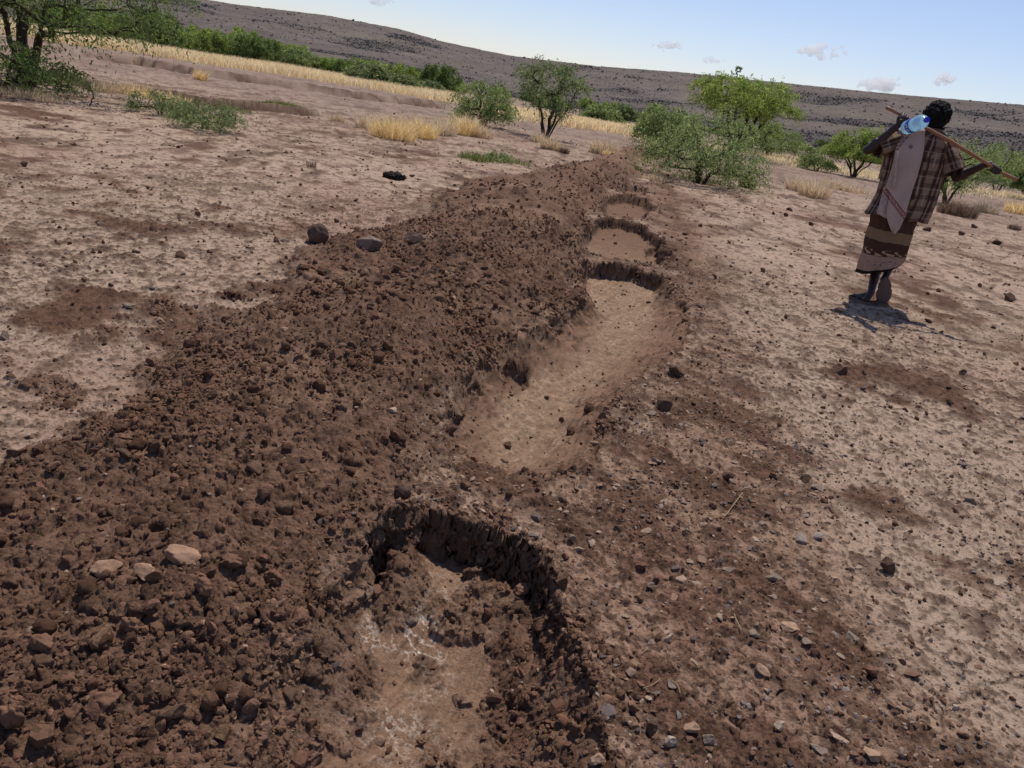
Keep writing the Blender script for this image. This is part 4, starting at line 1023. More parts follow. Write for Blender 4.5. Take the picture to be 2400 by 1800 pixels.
def ell(c, rx, ry, rz, R=None, sub=3):
    V, F = ICO[sub]; V = V * np.array([rx, ry, rz])
    if R is not None: V = V @ np.array(R).T
    return V + np.asarray(c), F
def cap(a, b, ra, rb, seg=14):
    a = np.asarray(a, float); b = np.asarray(b, float); ax = b - a; L = np.linalg.norm(ax); ax = ax / L
    ts = []; rs = []
    for q in np.linspace(-pi / 2, 0, 5): ts.append(sin(q) * ra / L); rs.append(max(cos(q) * ra, 1e-4))
    for q in np.linspace(0, pi / 2, 5): ts.append(1 + sin(q) * rb / L); rs.append(max(cos(q) * rb, 1e-4))
    pts = [a + ax * L * t for t in ts]
    V, F, T3 = tube2(pts, rs, seg, ax); return V, F, T3
def tube2(P, rads, seg, ax):
    ref = np.array([0, 0, 1.]) if abs(ax[2]) < .9 else np.array([1., 0, 0]); u = np.cross(ax, ref); u /= np.linalg.norm(u); v = np.cross(ax, u)
    V = []; F = []
    for p, r in zip(P, rads):
        for k in range(seg): V.append(p + r * (cos(2 * pi * k / seg) * u + sin(2 * pi * k / seg) * v))
    n = len(P)
    for i in range(n - 1):
        for k in range(seg): a = i * seg + k; b = i * seg + (k + 1) % seg; F.append((a, b, b + seg, a + seg))
    T = []; V.append(P[0]); V.append(P[-1])
    for k in range(seg): T.append((n * seg, (k + 1) % seg, k)); b = (n - 1) * seg; T.append((n * seg + 1, b + k, b + (k + 1) % seg))
    return np.array(V), np.array(F), np.array(T)
def fuse(name, parts, voxel, mat, parent, smooth_it=4, post=None, org=ORG, sub=0):
    """overlapping closed shapes -> one continuous skin"""
    Vs = []; Qs = []; Ts = []; off = 0
    for p in parts:
        V = p[0]; Vs.append(V - org)
        for f in p[1:]:
            f = np.asarray(f) + off; (Qs if f.shape[1] == 4 else Ts).append(f)
        off += len(V)
    fl = []
    if Qs: fl.append(np.concatenate(Qs))
    if Ts: fl.append(np.concatenate(Ts))
    me = mesh_np(name + '_raw', np.concatenate(Vs), fl)
    t = bpy.data.objects.new('tmp', me); COL.objects.link(t)
    md = t.modifiers.new('r', 'REMESH'); md.mode = 'VOXEL'; md.voxel_size = voxel; md.use_smooth_shade = True
    s = t.modifiers.new('s', 'SMOOTH'); s.factor = .5; s.iterations = smooth_it
    dg = bpy.context.evaluated_depsgraph_get(); out = bpy.data.meshes.new_from_object(t.evaluated_get(dg)); out.name = name
    bpy.data.objects.remove(t); bpy.data.meshes.remove(me)
    if post:
        n = len(out.vertices); co = np.empty(n * 3, np.float32); out.vertices.foreach_get('co', co); co = co.reshape(-1, 3)
        co = post(co.astype(np.float64)); out.vertices.foreach_set('co', co.astype(np.float32).ravel()); out.update()
    out.polygons.foreach_set('use_smooth', np.ones(len(out.polygons), bool))
    out.materials.clear(); out.materials.append(mat)
    o = bpy.data.objects.new(name, out); COL.objects.link(o)
    if parent: o.parent = parent
    return o

def rotmat(z, y):
    z = np.asarray(z, float); z /= np.linalg.norm(z); x = np.cross(y, z); x /= np.linalg.norm(x); yy = np.cross(z, x); return np.stack([x, yy, z], 1)

GZ_ = PZ0
# joints
LF_heel = gp(*c4(230, 1398), PZ0 + .03); LF_toe = gp(*c4(172, 1372), PZ0 + .03)
LF_toe = LF_heel + (LF_toe - LF_heel) / np.linalg.norm(LF_toe - LF_heel) * .20
L_ank = np.array([LF_heel[0] + .025, LF_heel[1] + .045, PZ0 + .10])
L_knee = m4(300, 1130, .12); L_hip = m4(385, 880, .04); R_hip = m4(470, 890, .04); R_knee = m4(400, 1105, .16)
R_toe = gp(*c4(330, 1385), PZ0 + .035) ; R_heel = m4(340, 1262, .02); R_ank = m4(352, 1228, .07)
L_sh = m4(445, 345, .02); L_el = m4(232, 418, -.06); L_wr = m4(425, 262, -.10)
R_sh = m4(745, 392, .02); R_el = m4(808, 598, -.10); R_wr = m4(985, 517, -.30)
S_L = m4(350, 143, -.02); S_R = m4(1195, 628, -.44)           # ends of the stick
sdir = (S_R - S_L) / np.linalg.norm(S_R - S_L)
def on_stick(t): return S_L + (S_R - S_L) * t
parts = []
A = parts.append
A(cap(L_sh, L_el, .050, .040)); A(cap(L_el, L_wr, .041, .027)); A(cap(R_sh, R_el, .050, .040)); A(cap(R_el, R_wr, .041, .027))
A(ell((L_el * .72 + L_wr * .28), .043, .043, .05)); A(ell((R_el * .72 + R_wr * .28), .043, .043, .05))
A(cap(L_sh, R_sh, .058, .058)); A(cap(m4(470, 330, .03), m4(630, 315, .03), .05, .06)); A(cap(m4(730, 365, .03), m4(660, 315, .03), .05, .06))
A(ell(m4(575, 480, .02), .165, .10, .22)); A(ell(m4(500, 680, .02), .14, .095, .2)); A(ell(m4(430, 850, .02), .155, .105, .14))
A(cap(L_hip, L_knee, .085, .055)); A(cap(R_hip, R_knee, .085, .055)); A(cap(L_knee, L_ank, .053, .031)); A(cap(R_knee, R_ank, .053, .031))
A(ell(L_knee * .7 + L_ank * .3 + np.array([0, -.015, 0]), .047, .05, .09)); A(ell(R_knee * .7 + R_ank * .3 + np.array([0, -.015, 0]), .047, .05, .09))
# left foot, flat
fd = (LF_toe - LF_heel); fd /= np.linalg.norm(fd); up = np.array([0, 0, 1.0]); sdx = np.cross(fd, up)
A(cap(LF_heel + up * .005 + fd * .02, L_ank, .030, .030)); A(cap(LF_heel + fd * .02, LF_toe - fd * .02 + up * -.004, .029, .024)); A(cap(L_ank + up * -.01, LF_toe - fd * .05, .028, .020))
for k, (ln, wd) in enumerate(((.045, .014), (.042, .010), (.036, .0095), (.030, .009), (.022, .009))):
    o_ = (k - 1.6) * .0185; A(cap(LF_toe - fd * .03 + sdx * -o_, LF_toe + fd * (ln - .025) + sdx * -o_ - up * .008, wd, wd * .85, 8))
# right foot, heel lifted, sole to the viewer
fr = (R_toe - R_heel); fr /= np.linalg.norm(fr); sn = np.cross(fr, np.array([1, 0, 0.])); sn /= np.linalg.norm(sn); sn = sn if sn[1] > 0 else -sn
sr = np.cross(fr, sn)
A(cap(R_heel + sn * .02, R_ank, .031, .031)); A(cap(R_heel + sn * .02 + fr * .01, R_toe + sn * .02 - fr * .03, .029, .026)); A(cap(R_heel + sn * .02 + fr * .12 + sr * .02, R_toe + sn * .02 - fr * .03 + sr * .02, .024, .020)); A(cap(R_ank, R_toe - fr * .06 + sn * .03, .027, .018))
for k in range(5):
    o_ = (k - 2) * .019; A(cap(R_toe - fr * .02 + sr * o_ + sn * .018, R_toe + fr * (.022 - .005 * k) + sr * o_ + sn * .02, .010, .009, 8))
# neck and head with a face turned away, looking ahead
hd = m4(668, 212, .07)
A(cap(m4(652, 312, .03), hd + np.array([0, -.01, -.04]), .060, .052)); A(ell(hd + np.array([0, -.005, .02]), .073, .092, .088)); A(ell(hd + np.array([.002, .03, -.035]), .056, .062, .075)); A(ell(hd + np.array([.002, .062, -.088]), .034, .026, .022))
A(cap(hd + np.array([.002, .088, .015]), hd + np.array([.002, .112, -.025]), .010, .014, 8)); A(ell(hd + np.array([.002, .100, -.03]), .019, .013, .010))
for s in (-1, 1):
    A(ell(hd + np.array([s * .074, -.002, -.012]), .010, .017, .030)); A(ell(hd + np.array([s * .032, .078, .032]), .022, .014, .009)); A(ell(hd + np.array([s * .038, .066, -.022]), .020, .022, .020)); A(ell(hd + np.array([s * .031, .076, .014]), .013, .013, .009))
A(ell(hd + np.array([.002, .092, -.056]), .024, .011, .006)); A(ell(hd + np.array([.002, .090, -.069]), .021, .012, .007))
# hands: palm, four fingers closed on the stick, thumb from the side
def hand(wr, t, back, sgn, r_st=.014):
    g_ = on_stick(t); pd = g_ - wr; L = np.linalg.norm(pd); pd /= L
    palm_n = np.cross(sdir, pd); palm_n /= np.linalg.norm(palm_n); palm_n = palm_n if palm_n @ back > 0 else -palm_n
    pc = g_ - pd * .035 + palm_n * (r_st + .012)
    R_ = np.stack([sdir, pd, palm_n], 1)
    A(cap(wr, pc - pd * .02, .026, .024)); A(ell(pc, .042, .048, .017, R_))
    for k in range(4):
        off = sdir * ((k - 1.5) * .0205); ln = (.028, .033, .031, .024)[k]
        a = pc + pd * .034 + off; b = g_ + pd * (ln * .8) + off + palm_n * .016; c = g_ + pd * (ln * .62) + off - palm_n * .014; d = g_ - pd * .004 + off * .95 - palm_n * (r_st + .010)
        A(cap(a, b, .0102, .0092, 8)); A(cap(b, c, .0092, .0085, 8)); A(cap(c, d, .0085, .0075, 8))
    th = pc - pd * .025 + sdir * sgn * .036
    th2 = th + sdir * sgn * .016 + pd * .022 - palm_n * .016; th3 = th2 + pd * .022 - sdir * sgn * .006 - palm_n * .014
    A(cap(th, th2, .0125, .0105, 8)); A(cap(th2, th3, .0105, .009, 8))
CAMV = np.array([0, -1.0, 0.1])
hand(L_wr, .135, CAMV, 1); hand(R_wr, .835, CAMV + np.array([0, .2, .9]), -1)
body = fuse('body', parts, .0042, M_skin, PR, 3)
body.location = (0, 0, -PZ0)
def pchild(name, V, F, C, mat, parent=None, smooth=True, thick=0.0, org=ORG):
    me = mesh_np(name, np.asarray(V) - org - np.array([0, 0, PZ0 if parent is not None else 0]), F, C, smooth)
    if thick:
        t = bpy.data.objects.new('tmp', me); COL.objects.link(t); s = t.modifiers.new('s', 'SOLIDIFY'); s.thickness = thick; s.offset = 0
        dg = bpy.context.evaluated_depsgraph_get(); me = bpy.data.meshes.new_from_object(t.evaluated_get(dg)); me.name = name; bpy.data.objects.remove(t); me.materials.clear()
        me.polygons.foreach_set('use_smooth', np.ones(len(me.polygons), bool))
    o = obj(name, me, mat, parent if parent is not None else None)
    return o
# hair: dense short curls
V, F = ICO[4]; hv = []; hf = []
def hairpost(c): return c * 1.0
cap_c = hd + np.array([0, -.012, .030]); H_ = [ell(cap_c, .098, .112, .098, sub=4)]
H_.append(ell(hd + np.array([0, -.05, -.03]), .080, .060, .06))
rh = np.random.default_rng(3)
for _ in range(420):
    d = rh.normal(size=3); d /= np.linalg.norm(d)
    if d[2] < -.45 or (d[1] > .45 and d[2] < .45): continue
    s = rh.uniform(.009, .018); H_.append(ell(cap_c + d * np.array([.098, .112, .100]) * rh.uniform(.96, 1.08), s, s, s, sub=1))
for _ in range(60):
    H_.append(ell(hd + np.array([rh.uniform(-.075, .075), rh.uniform(-.105, -.06), rh.uniform(-.08, .02)]), .013, .013, .013, sub=1))
hair = fuse('hair', H_, .0045, M_hair, PR, 1); hair.location = (0, 0, -PZ0)

# ---- cloth lofts
def loft(rings, nseg, nv, fold=0.0, seed=0, foldn=9, power=2.3):
    """rings: (L, R, depth) with L, R 3-D points; returns grid (nv, nseg, 3), u (0..1 round, 0 = viewer's left), v (0..1)"""
    Ls = np.array([r[0] for r in rings]); Rs = np.array([r[1] for r in rings]); ds = np.array([r[2] for r in rings])
    cen = (Ls + Rs) / 2; L = np.concatenate([[0], np.cumsum(np.linalg.norm(np.diff(cen, axis=0), axis=1))]); L /= L[-1]
    v = np.linspace(0, 1, nv)
    def it(a):
        a = a.reshape(len(rings), -1); out = np.stack([np.interp(v, L, a[:, k]) for k in range(a.shape[1])], -1)
        k = np.array([1, 2, 3, 2, 1.]); k /= k.sum(); pad = np.pad(out, ((2, 2), (0, 0)), 'edge')
        o2 = sum(k[q] * pad[q:q + len(out)] for q in range(5)); o2[0], o2[-1] = out[0], out[-1]; return o2
    Ls, Rs, ds = it(Ls), it(Rs), it(ds)[:, 0]
    th = np.linspace(0, 2 * pi, nseg, endpoint=False)
    ct, st = np.cos(th), np.sin(th); e = 2 / power
    cx = -np.sign(ct) * np.abs(ct) ** e; cy = -np.sign(st) * np.abs(st) ** e       # th=0 viewer's left; th=pi/2 towards the viewer
    cen = (Ls + Rs) / 2; hx = (Rs - Ls) / 2; hy = np.cross(hx, np.array([0, 0, 1.0])); hy = -hy / (np.linalg.norm(hy, axis=1)[:, None] + 1e-9)
    G = cen[:, None] + hx[:, None] * cx[None, :, None] + hy[:, None] * (ds[:, None, None] * cy[None, :, None])
    rad = np.stack([cx, cy], -1); out = (hx / np.linalg.norm(hx, axis=1)[:, None])[:, None] * rad[None, :, :1] + hy[:, None] * rad[None, :, 1:]
    TH, VV = np.meshgrid(th, v)
    f = perlin(np.cos(TH) * foldn / 3 + seed + VV * .8, np.sin(TH) * foldn / 3 + VV * 1.1, seed) * (.35 + .65 * VV) + .4 * perlin(np.cos(TH) * foldn * .8, np.sin(TH) * foldn * .8 + VV * 6, seed + 2)
    G = G + out * (f * fold)[..., None]
    return G, TH / (2 * pi), VV, L
def gridF(nv, ns, wrap=True):
    i = np.arange(nv * ns).reshape(nv, ns)
    if wrap: a = i[:-1]; b = np.roll(i, -1, 1)[:-1]; c = np.roll(i, -1, 1)[1:]; d = i[1:]
    else: a = i[:-1, :-1]; b = i[:-1, 1:]; c = i[1:, 1:]; d = i[1:, :-1]
    return np.stack([a, d, c, b], -1).reshape(-1, 4)
SH_A, SH_B, SH_C, SH_W = lin(134, 112, 94), lin(100, 79, 66), lin(56, 36, 32), lin(170, 152, 136)
def plaid(u, v):
    """u, v in metres over the cloth"""
    c = np.tile(SH_A, u.shape + (1,)).astype(float)
    p = .118; a = (u / p) % 1; b = (v / .105) % 1
    def mixc(c, m, t, k): m = (m * k)[..., None]; return c * (1 - m) + t * m
    c = mixc(c, ((b > .1) & (b < .48)).astype(float), SH_B, .75)
    c = mixc(c, ((a > .05) & (a < .27)).astype(float), SH_C, .88); c = mixc(c, ((a > .36) & (a < .55)).astype(float), SH_C, .85)
    c = mixc(c, ((b > .18) & (b < .26) | (b > .34) & (b < .42)).astype(float), SH_C, .35)
    c = mixc(c, (np.abs(a - .315) < .018).astype(float) + (np.abs(a - .78) < .012), SH_W, .6); c = mixc(c, (np.abs(b - .62) < .022).astype(float), SH_W, .45)
    return c
def ring4(l, r, d, dy=.02): return (m4(*l, dy), m4(*r, dy), d)
TR = [ring4((592, 302), (700, 325), .070, .03), ring4((520, 312), (725, 345), .085), ring4((440, 330), (770, 392), .100), ring4((372, 400), (765, 455), .125), ring4((345, 470), (745, 520), .14), ring4((325, 580), (705, 630), .145), ring4((290, 700), (672, 745), .15), ring4((245, 775), (640, 830), .155), ring4((213, 822), (606, 890), .16)]
Gt, U, Vv, _ = loft(TR, 150, 130, .020, 5, 9)
Gt[-14:, :, 2] += (.018 * perlin(U[-14:] * 14, U[-14:] * 0 + 3, 9)) * np.linspace(0, 1, 14)[:, None]
ct = plaid((U * 1.30 + .05 + Vv * .02), Vv * .78)
yoke = (np.abs(Vv - .21) < .006); ct[yoke] = SH_C
sh_parts = [(Gt.reshape(-1, 3), gridF(130, 150), ct.reshape(-1, 3))]
def sleeve(a, b, ra, rb, seed, hemk=1.0):
    a = np.asarray(a); b = np.asarray(b); ax = (b - a) / np.linalg.norm(b - a); s = np.cross(ax, [0, 1, 0]); s /= np.linalg.norm(s)
    R_ = []
    for t, r in ((-.25, ra * .8), (0, ra), (.5, (ra + rb) / 2), (1, rb)):
        c = a + (b - a) * t; R_.append((c - s * r, c + s * r, r))
    Ls = np.array([r[0] for r in R_]); Rs = np.array([r[1] for r in R_]); ds = np.array([r[2] for r in R_])
    nv, ns = 50, 60; v = np.linspace(0, 1, nv); kk = np.linspace(0, 1, 4)
    I = lambda q: np.stack([np.interp(v, kk, q[:, k]) for k in range(3)], -1)
    Ls, Rs = I(Ls), I(Rs); rr = np.interp(v, kk, ds); th = np.linspace(0, 2 * pi, ns, endpoint=False)
    cen = (Ls + Rs) / 2; n2 = np.cross(s, ax); TH, VV = np.meshgrid(th, v)
    f = 1 + .12 * perlin(np.cos(TH) * 2.4 + seed, np.sin(TH) * 2.4 + VV * 2, seed) + .06 * perlin(TH * 0 + VV * 9, np.sin(TH) * 3 + seed, seed + 1)
    G = cen[:, None] + (np.cos(TH) * rr[:, None] * f)[..., None] * s + (np.sin(TH) * rr[:, None] * f)[..., None] * n2
    return G, TH / (2 * pi), VV
for a, b, ra, rb, sd_ in ((m4(455, 352, .02), m4(285, 408, -.045), .080, .078, 3), (m4(738, 405, .015), m4(790, 568, -.085), .082, .088, 8)):
    G, u, v = sleeve(a, b, ra, rb, sd_); c = plaid(u * .55, v * .30 + .03); c[v > .96] = SH_B; sh_parts.append((G.reshape(-1, 3), gridF(50, 60), c.reshape(-1, 3)))
# collar
ax = np.array([0, 0, 1.0]); cc_ = m4(655, 300, .03)
G = np.array([[cc_ + np.array([cos(t) * (.066 + .012 * v), sin(t) * (.066 + .012 * v), .028 - .04 * v]) for t in np.linspace(0, 2 * pi, 40, endpoint=False)] for v in np.linspace(0, 1, 6)])
sh_parts.append((G.reshape(-1, 3), gridF(6, 40), np.tile(SH_B, (240, 1))))
V = []; F = []; C = []; off = 0
for v_, f_, c_ in sh_parts: V.append(v_); F.append(f_ + off); C.append(c_); off += len(v_)
pchild('checked_shirt', np.concatenate(V), np.concatenate(F), np.concatenate(C), M_cloth, PR, thick=.004)
# wrap skirt
SK = [ring4((262, 800), (560, 850), .12), ring4((258, 880), (520, 925), .135), ring4((236, 960), (492, 1010), .15, .01), ring4((205, 1060), (462, 1090), .16, .0), ring4((175, 1150), (440, 1140), .165, .01), ring4((154, 1207), (425, 1158), .165, .02)]
Gs, U, Vv, _ = loft(SK, 150, 130, .024, 15, 6)
# hem lifted at the trailing leg on the right
SB = [lin(80, 58, 47), lin(130, 106, 80), lin(74, 50, 40), lin(158, 130, 113), lin(36, 29, 28)]
uu = U; edge = .60 + .05 * np.abs(((uu * 14) % 1) * 2 - 1) ** 2 * 2 - .02
vv = Vv + .008 * perlin(uu * 9, uu * 0, 4)
c = np.tile(SB[0], vv.shape + (1,)).astype(float)
c[(vv > .30)] = SB[1]; c[(vv > .50)] = SB[2]
fl_h = .725 - .105 * np.clip(1 - np.abs(((uu * 11 + .35 * np.sin(vv * 60)) % 1) - .5) * 3.2, 0, 1) ** .7 * (.5 + .5 * (np.sin(uu * 31) > -.3))
c[(vv > fl_h) & (vv > .5)] = lin(172, 142, 114)
c[(vv > .725)] = SB[3]; c[(vv > .955)] = SB[4]
nn = perlin(uu * 40, vv * 26, 44); c[(vv > .30) & (vv < .5) & (nn > .45)] = lin(120, 104, 78); c[(vv > .74) & (vv < .94) & (nn > .55)] = lin(100, 82, 78)
c[(np.abs(vv - .30) < .006) | (np.abs(vv - .5) < .005) | (np.abs(vv - .725) < .006)] = lin(60, 46, 42)
pchild('wrap_skirt', Gs.reshape(-1, 3), gridF(130, 150), c.reshape(-1, 3), M_cloth, PR, thick=.004)
# shawl over the left shoulder
def back_dy(x, y):
    # depth of the shirt's back at this place
    ys = [330, 392, 470, 580, 700, 822, 980]; Lx = [440, 375, 345, 325, 290, 213, 170]; Rx = [770, 765, 745, 705, 672, 606, 560]; D = [.10, .13, .145, .15, .155, .165, .165]
    l = np.interp(y, ys, Lx); r = np.interp(y, ys, Rx); d = np.interp(y, ys, D); n = np.clip((x - (l + r) / 2) / ((r - l) / 2), -.97, .97)
    return .02 - d * (1 - np.abs(n) ** 2.3) ** (1 / 2.3)
CS, CR_, CD = lin(172, 150, 140), lin(112, 22, 22), lin(84, 60, 56)
def seg_d(px, py, a, b):
    ex, ey = b[0] - a[0], b[1] - a[1]; t = ((px - a[0]) * ex + (py - a[1]) * ey) / (ex * ex + ey * ey); d = ((px - a[0]) * -ey + (py - a[1]) * ex) / math.hypot(ex, ey); return t, d
def shawl_sheet(Lp, Rp, nv, nu, lift, fold, seed, front=False):
    Lp, Rp = np.array(Lp, float), np.array(Rp, float); L = np.linspace(0, 1, len(Lp)); v = np.linspace(0, 1, nv); u = np.linspace(0, 1, nu)
    l = np.stack([np.interp(v, L, Lp[:, k]) for k in (0, 1)], -1); r = np.stack([np.interp(v, L, Rp[:, k]) for k in (0, 1)], -1)
    X = l[:, None, 0] * (1 - u) + r[:, None, 0] * u; Y = l[:, None, 1] * (1 - u) + r[:, None, 1] * u
    UU, VV2 = np.meshgrid(u, v)
    dy = back_dy(X, Y) - lift - fold * (.5 + .5 * perlin(UU * 3.2 + seed, VV2 * 1.3, seed)) * (.3 + .7 * VV2) - .012 * VV2
    P = np.array([[m4(X[i, j], Y[i, j], dy[i, j]) for j in range(nu)] for i in range(nv)])
    c = np.tile(CS, X.shape + (1,)).astype(float) * (1 - .12 * np.clip(perlin(UU * 2, VV2 * 5, seed + 5), -1, 1))[..., None]
    def red(m, t=CR_, k=.85): c[m] = c[m] * (1 - k) + t * k
    t, d = seg_d(X, Y, (362, 705), (470, 850)); ok = (t > -.2) & (t < 1.25)
    red(ok & (np.abs(d - 13) < 3.4)); red(ok & (np.abs(d + 13) < 3.4)); zz = np.abs(((t * 5) % 1) * 2 - 1) * 20 - 10; red(ok & (np.abs(np.abs(d) - np.abs(zz)) < 2.6) & (np.abs(d) < 11))
    t, d = seg_d(X, Y, (432, 390), (500, 305)); ok = (t > -.3) & (t < 1.2)
    red(ok & (np.abs(d - 11) < 2.2)); red(ok & (np.abs(d + 11) < 2.2)); red(ok & (np.abs(d - 7 * np.sin(t * 22)) < 2.6))
    for k in range(5):
        a = k * 2 * pi / 5; rr = np.hypot(X - 510 - 8 * cos(a), Y - 398 - 8 * sin(a)); red(np.abs(rr - 6) < 1.8, CD)
    t, d = seg_d(X, Y, (335, 690), (325, 780)); red((t > 0) & (t < 1) & (np.abs(np.abs(d) - np.abs(((t * 2) % 1) * 40 - 20)) < 2.0), CD, .5)
    return P, c
MAINL = [(432, 300), (425, 360), (408, 430), (395, 500), (378, 560), (362, 610), (346, 650), (372, 690), (368, 740), (356, 800), (352, 850), (366, 895), (380, 930), (395, 962)]
MAINR = [(603, 303), (600, 360), (594, 420), (582, 480), (566, 540), (551, 595), (534, 645), (518, 690), (502, 745), (486, 800), (470, 855), (452, 900), (434, 935), (408, 963)]
P, c = shawl_sheet(MAINL, MAINR, 190, 60, .016, .040, 3)
# carry the cloth over the shoulder and down the chest
top = P[0]; extra = []; nE = 60
for i in range(nE):
    s = (nE - i) / nE
    if s < .35: a = s / .35 * pi / 2; off = np.array([0, .105 * (1 - cos(a)) , .035 * sin(a)])
    else: q = (s - .35) / .65; off = np.array([.03 * q, .105 + .085 * min(1, q * 4), .035 - .45 * q])
    extra.append(top + off)
P = np.concatenate([np.array(extra), P]); c = np.concatenate([np.tile(c[:1], (nE, 1, 1)), c])
P2, c2_ = shawl_sheet([(338, 655), (325, 700), (312, 745), (300, 790), (289, 828)], [(420, 640), (405, 700), (390, 760), (370, 815), (348, 862)], 60, 26, .006, .01, 9)
tri = gridF(60, 26, False) + len(P) * 60
shw = pchild('shawl', np.concatenate([P.reshape(-1, 3), P2.reshape(-1, 3)]), np.concatenate([gridF(len(P), 60, False), tri]), np.concatenate([c.reshape(-1, 3), c2_.reshape(-1, 3)]), M_cloth, PR, thick=.003)
# fringe along its left edge
V = []; F = []; T = []; off = 0
for k in range(46):
    t = k / 45; x0 = np.interp(t, [0, .5, 1], [422, 412, 400]) + random.uniform(-3, 3); y0 = 425 + 215 * t
    p0 = m4(x0, y0, back_dy(x0, y0) - .062); p1 = m4(x0 + random.uniform(-6, 10), y0 + 22, back_dy(x0, y0) - .068); p2 = m4(x0 + random.uniform(-8, 12), y0 + 44, back_dy(x0, y0) - .064)
    v_, f_, t_ = tube([p0, p1, p2], [.0042, .0036, .0024], 5); V.append(v_); F.append(f_ + off); T.append(t_ + off); off += len(v_)
pchild('fringe', np.concatenate(V), [np.concatenate(F), np.concatenate(T)], np.tile(CS * 1.15, (off, 1)), M_cloth, PR)
# sandals
def sandal(heel, toe, nrm, side, parent):
    n = 40; L = np.linalg.norm(toe - heel); f = (toe - heel) / L; out = []
    for k in range(n):
        a = 2 * pi * k / n; x = cos(a); y = sin(a); w = WK[0] * (.053 + .010 * x) - (.010 * max(0, .15 - abs(x + .15)) / .15)
        out.append((x * L / 2, y * w))
    c0 = (heel + toe) / 2; V = []; 
    for h, s in ((0, .96), (.004, 1.0), (.016, 1.0), (.020, .97)):
        for x, y in out: V.append(c0 + f * x * s + side * y * s + nrm * h)
    F = []; 
    for i in range(3):
        for k in range(n): F.append((i * n + k, i * n + (k + 1) % n, (i + 1) * n + (k + 1) % n, (i + 1) * n + k))
    V.append(c0); V.append(c0 + nrm * .020); T = [(4 * n, (k + 1) % n, k) for k in range(n)] + [(4 * n + 1, 3 * n + k, 3 * n + (k + 1) % n) for k in range(n)]
    s_ = pchild('sandal', np.array(V), [np.array(F), np.array(T)], np.tile(lin(112, 92, 84), (len(V), 1)), M_cloth, parent, smooth=False)
    p = toe - f * .06 + nrm * .022; Vs = []; Fs = []; Ts = []; off = 0
    for sg in (-1, 1):
        q = heel + f * .11 + side * sg * .043 + nrm * .022; m = (p + q) / 2 + nrm * .045 + side * sg * .006
        t = np.linspace(0, 1, 8)[:, None]; cv = (1 - t) ** 2 * p + 2 * t * (1 - t) * m + t * t * q
        v_, f_, t_ = tube(cv, [.007] * 8, 6); Vs.append(v_); Fs.append(f_ + off); Ts.append(t_ + off); off += len(v_)
    me = mesh_np('strap', np.concatenate(Vs) - ORG - np.array([0, 0, PZ0]), [np.concatenate(Fs), np.concatenate(Ts)], np.tile(lin(90, 78, 74), (off, 1)), True)
    obj('strap', me, M_cloth, s_)
WK = [1.0]
sandal(LF_heel - fd * .035 - up * .030, LF_toe + fd * .045 - up * .030, up, sdx, PR)
WK[0] = 1.28
sandal(R_heel - fr * .035 - sn * .028, R_toe + fr * .045 - sn * .020, sn, sr, PR)

# stick
n = 40; t = np.linspace(0, 1, n); Pn = S_L[None] + (S_R - S_L)[None] * t[:, None]
Pn[:, 2] += -.022 * sm(.0, 1, t) * 0 + .02 * np.sin(t * pi) + .018 * sm(.86, 1, t) ; Pn += .003 * np.stack([perlin(t * 9, t * 0, 1), perlin(t * 9, t * 0, 2), perlin(t * 9, t * 0, 3)], -1)
V, F, T3 = tube(Pn, .0135 + .003 * (t > .9) * 1.0 - .002 * np.sin(t * 9) + .002 * (1 - t), 10)
cst = lin(150, 104, 72)[None] * (1 + .25 * perlin(V[:, 0] * 30, V[:, 2] * 30, 8)[:, None])
stick = pchild('walking_stick', V, [F, T3], cst, vc_mat('wood', .55, .15, 60, .3, 200, .001, .4), None, org=S_L); stick.location = tuple(S_L)
tag(stick, 'long pale brown wooden stick held across the man shoulders', 'stick')

# water bottle
bs = at_y(2124, 300, PY - .15); be = at_y(2164, 284, PY - .42); bd = (be - bs); bd /= np.linalg.norm(bd); bl = .27
prof = [(0, .0), (0, .030), (.004, .038), (.012, .043), (.03, .045), (.034, .0435), (.05, .045), (.062, .045), (.066, .0445), (.15, .0445), (.154, .045), (.165, .0455), (.172, .044), (.18, .0455), (.20, .044), (.215, .038), (.228, .029), (.238, .019), (.244, .0145), (.258, .014), (.258, 0)]
BS = 1.28
def lathe(prof, seg, R_, o0):
    V = []; F = []; n = len(prof)
    for z, r in prof:
        for k in range(seg): a = 2 * pi * k / seg; V.append((cos(a) * max(r, 1e-5), sin(a) * max(r, 1e-5), z))
    for i in range(n - 1):
        for k in range(seg): F.append((i * seg + k, i * seg + (k + 1) % seg, (i + 1) * seg + (k + 1) % seg, (i + 1) * seg + k))
    return (np.array(V) * BS) @ R_.T + o0, np.array(F)
Rb = rotmat(bd, np.array([0, 0, 1.0])); B0 = bs.copy()
mb, nt, pb_, _o = mat_base('bottle_plastic'); pb_.inputs['Base Color'].default_value = (.55, .80, .95, 1); pb_.inputs['Roughness'].default_value = .12; pb_.inputs['Transmission Weight'].default_value = .45; pb_.inputs['IOR'].default_value = 1.2
tr = nt.nodes.new('ShaderNodeBsdfTranslucent'); tr.inputs['Color'].default_value = (.55, .82, .95, 1); ms = nt.nodes.new('ShaderNodeMixShader'); ms.inputs[0].default_value = .45
nt.links.new(pb_.outputs[0], ms.inputs[1]); nt.links.new(tr.outputs[0], ms.inputs[2]); nt.links.new(ms.outputs[0], _o.inputs['Surface'])
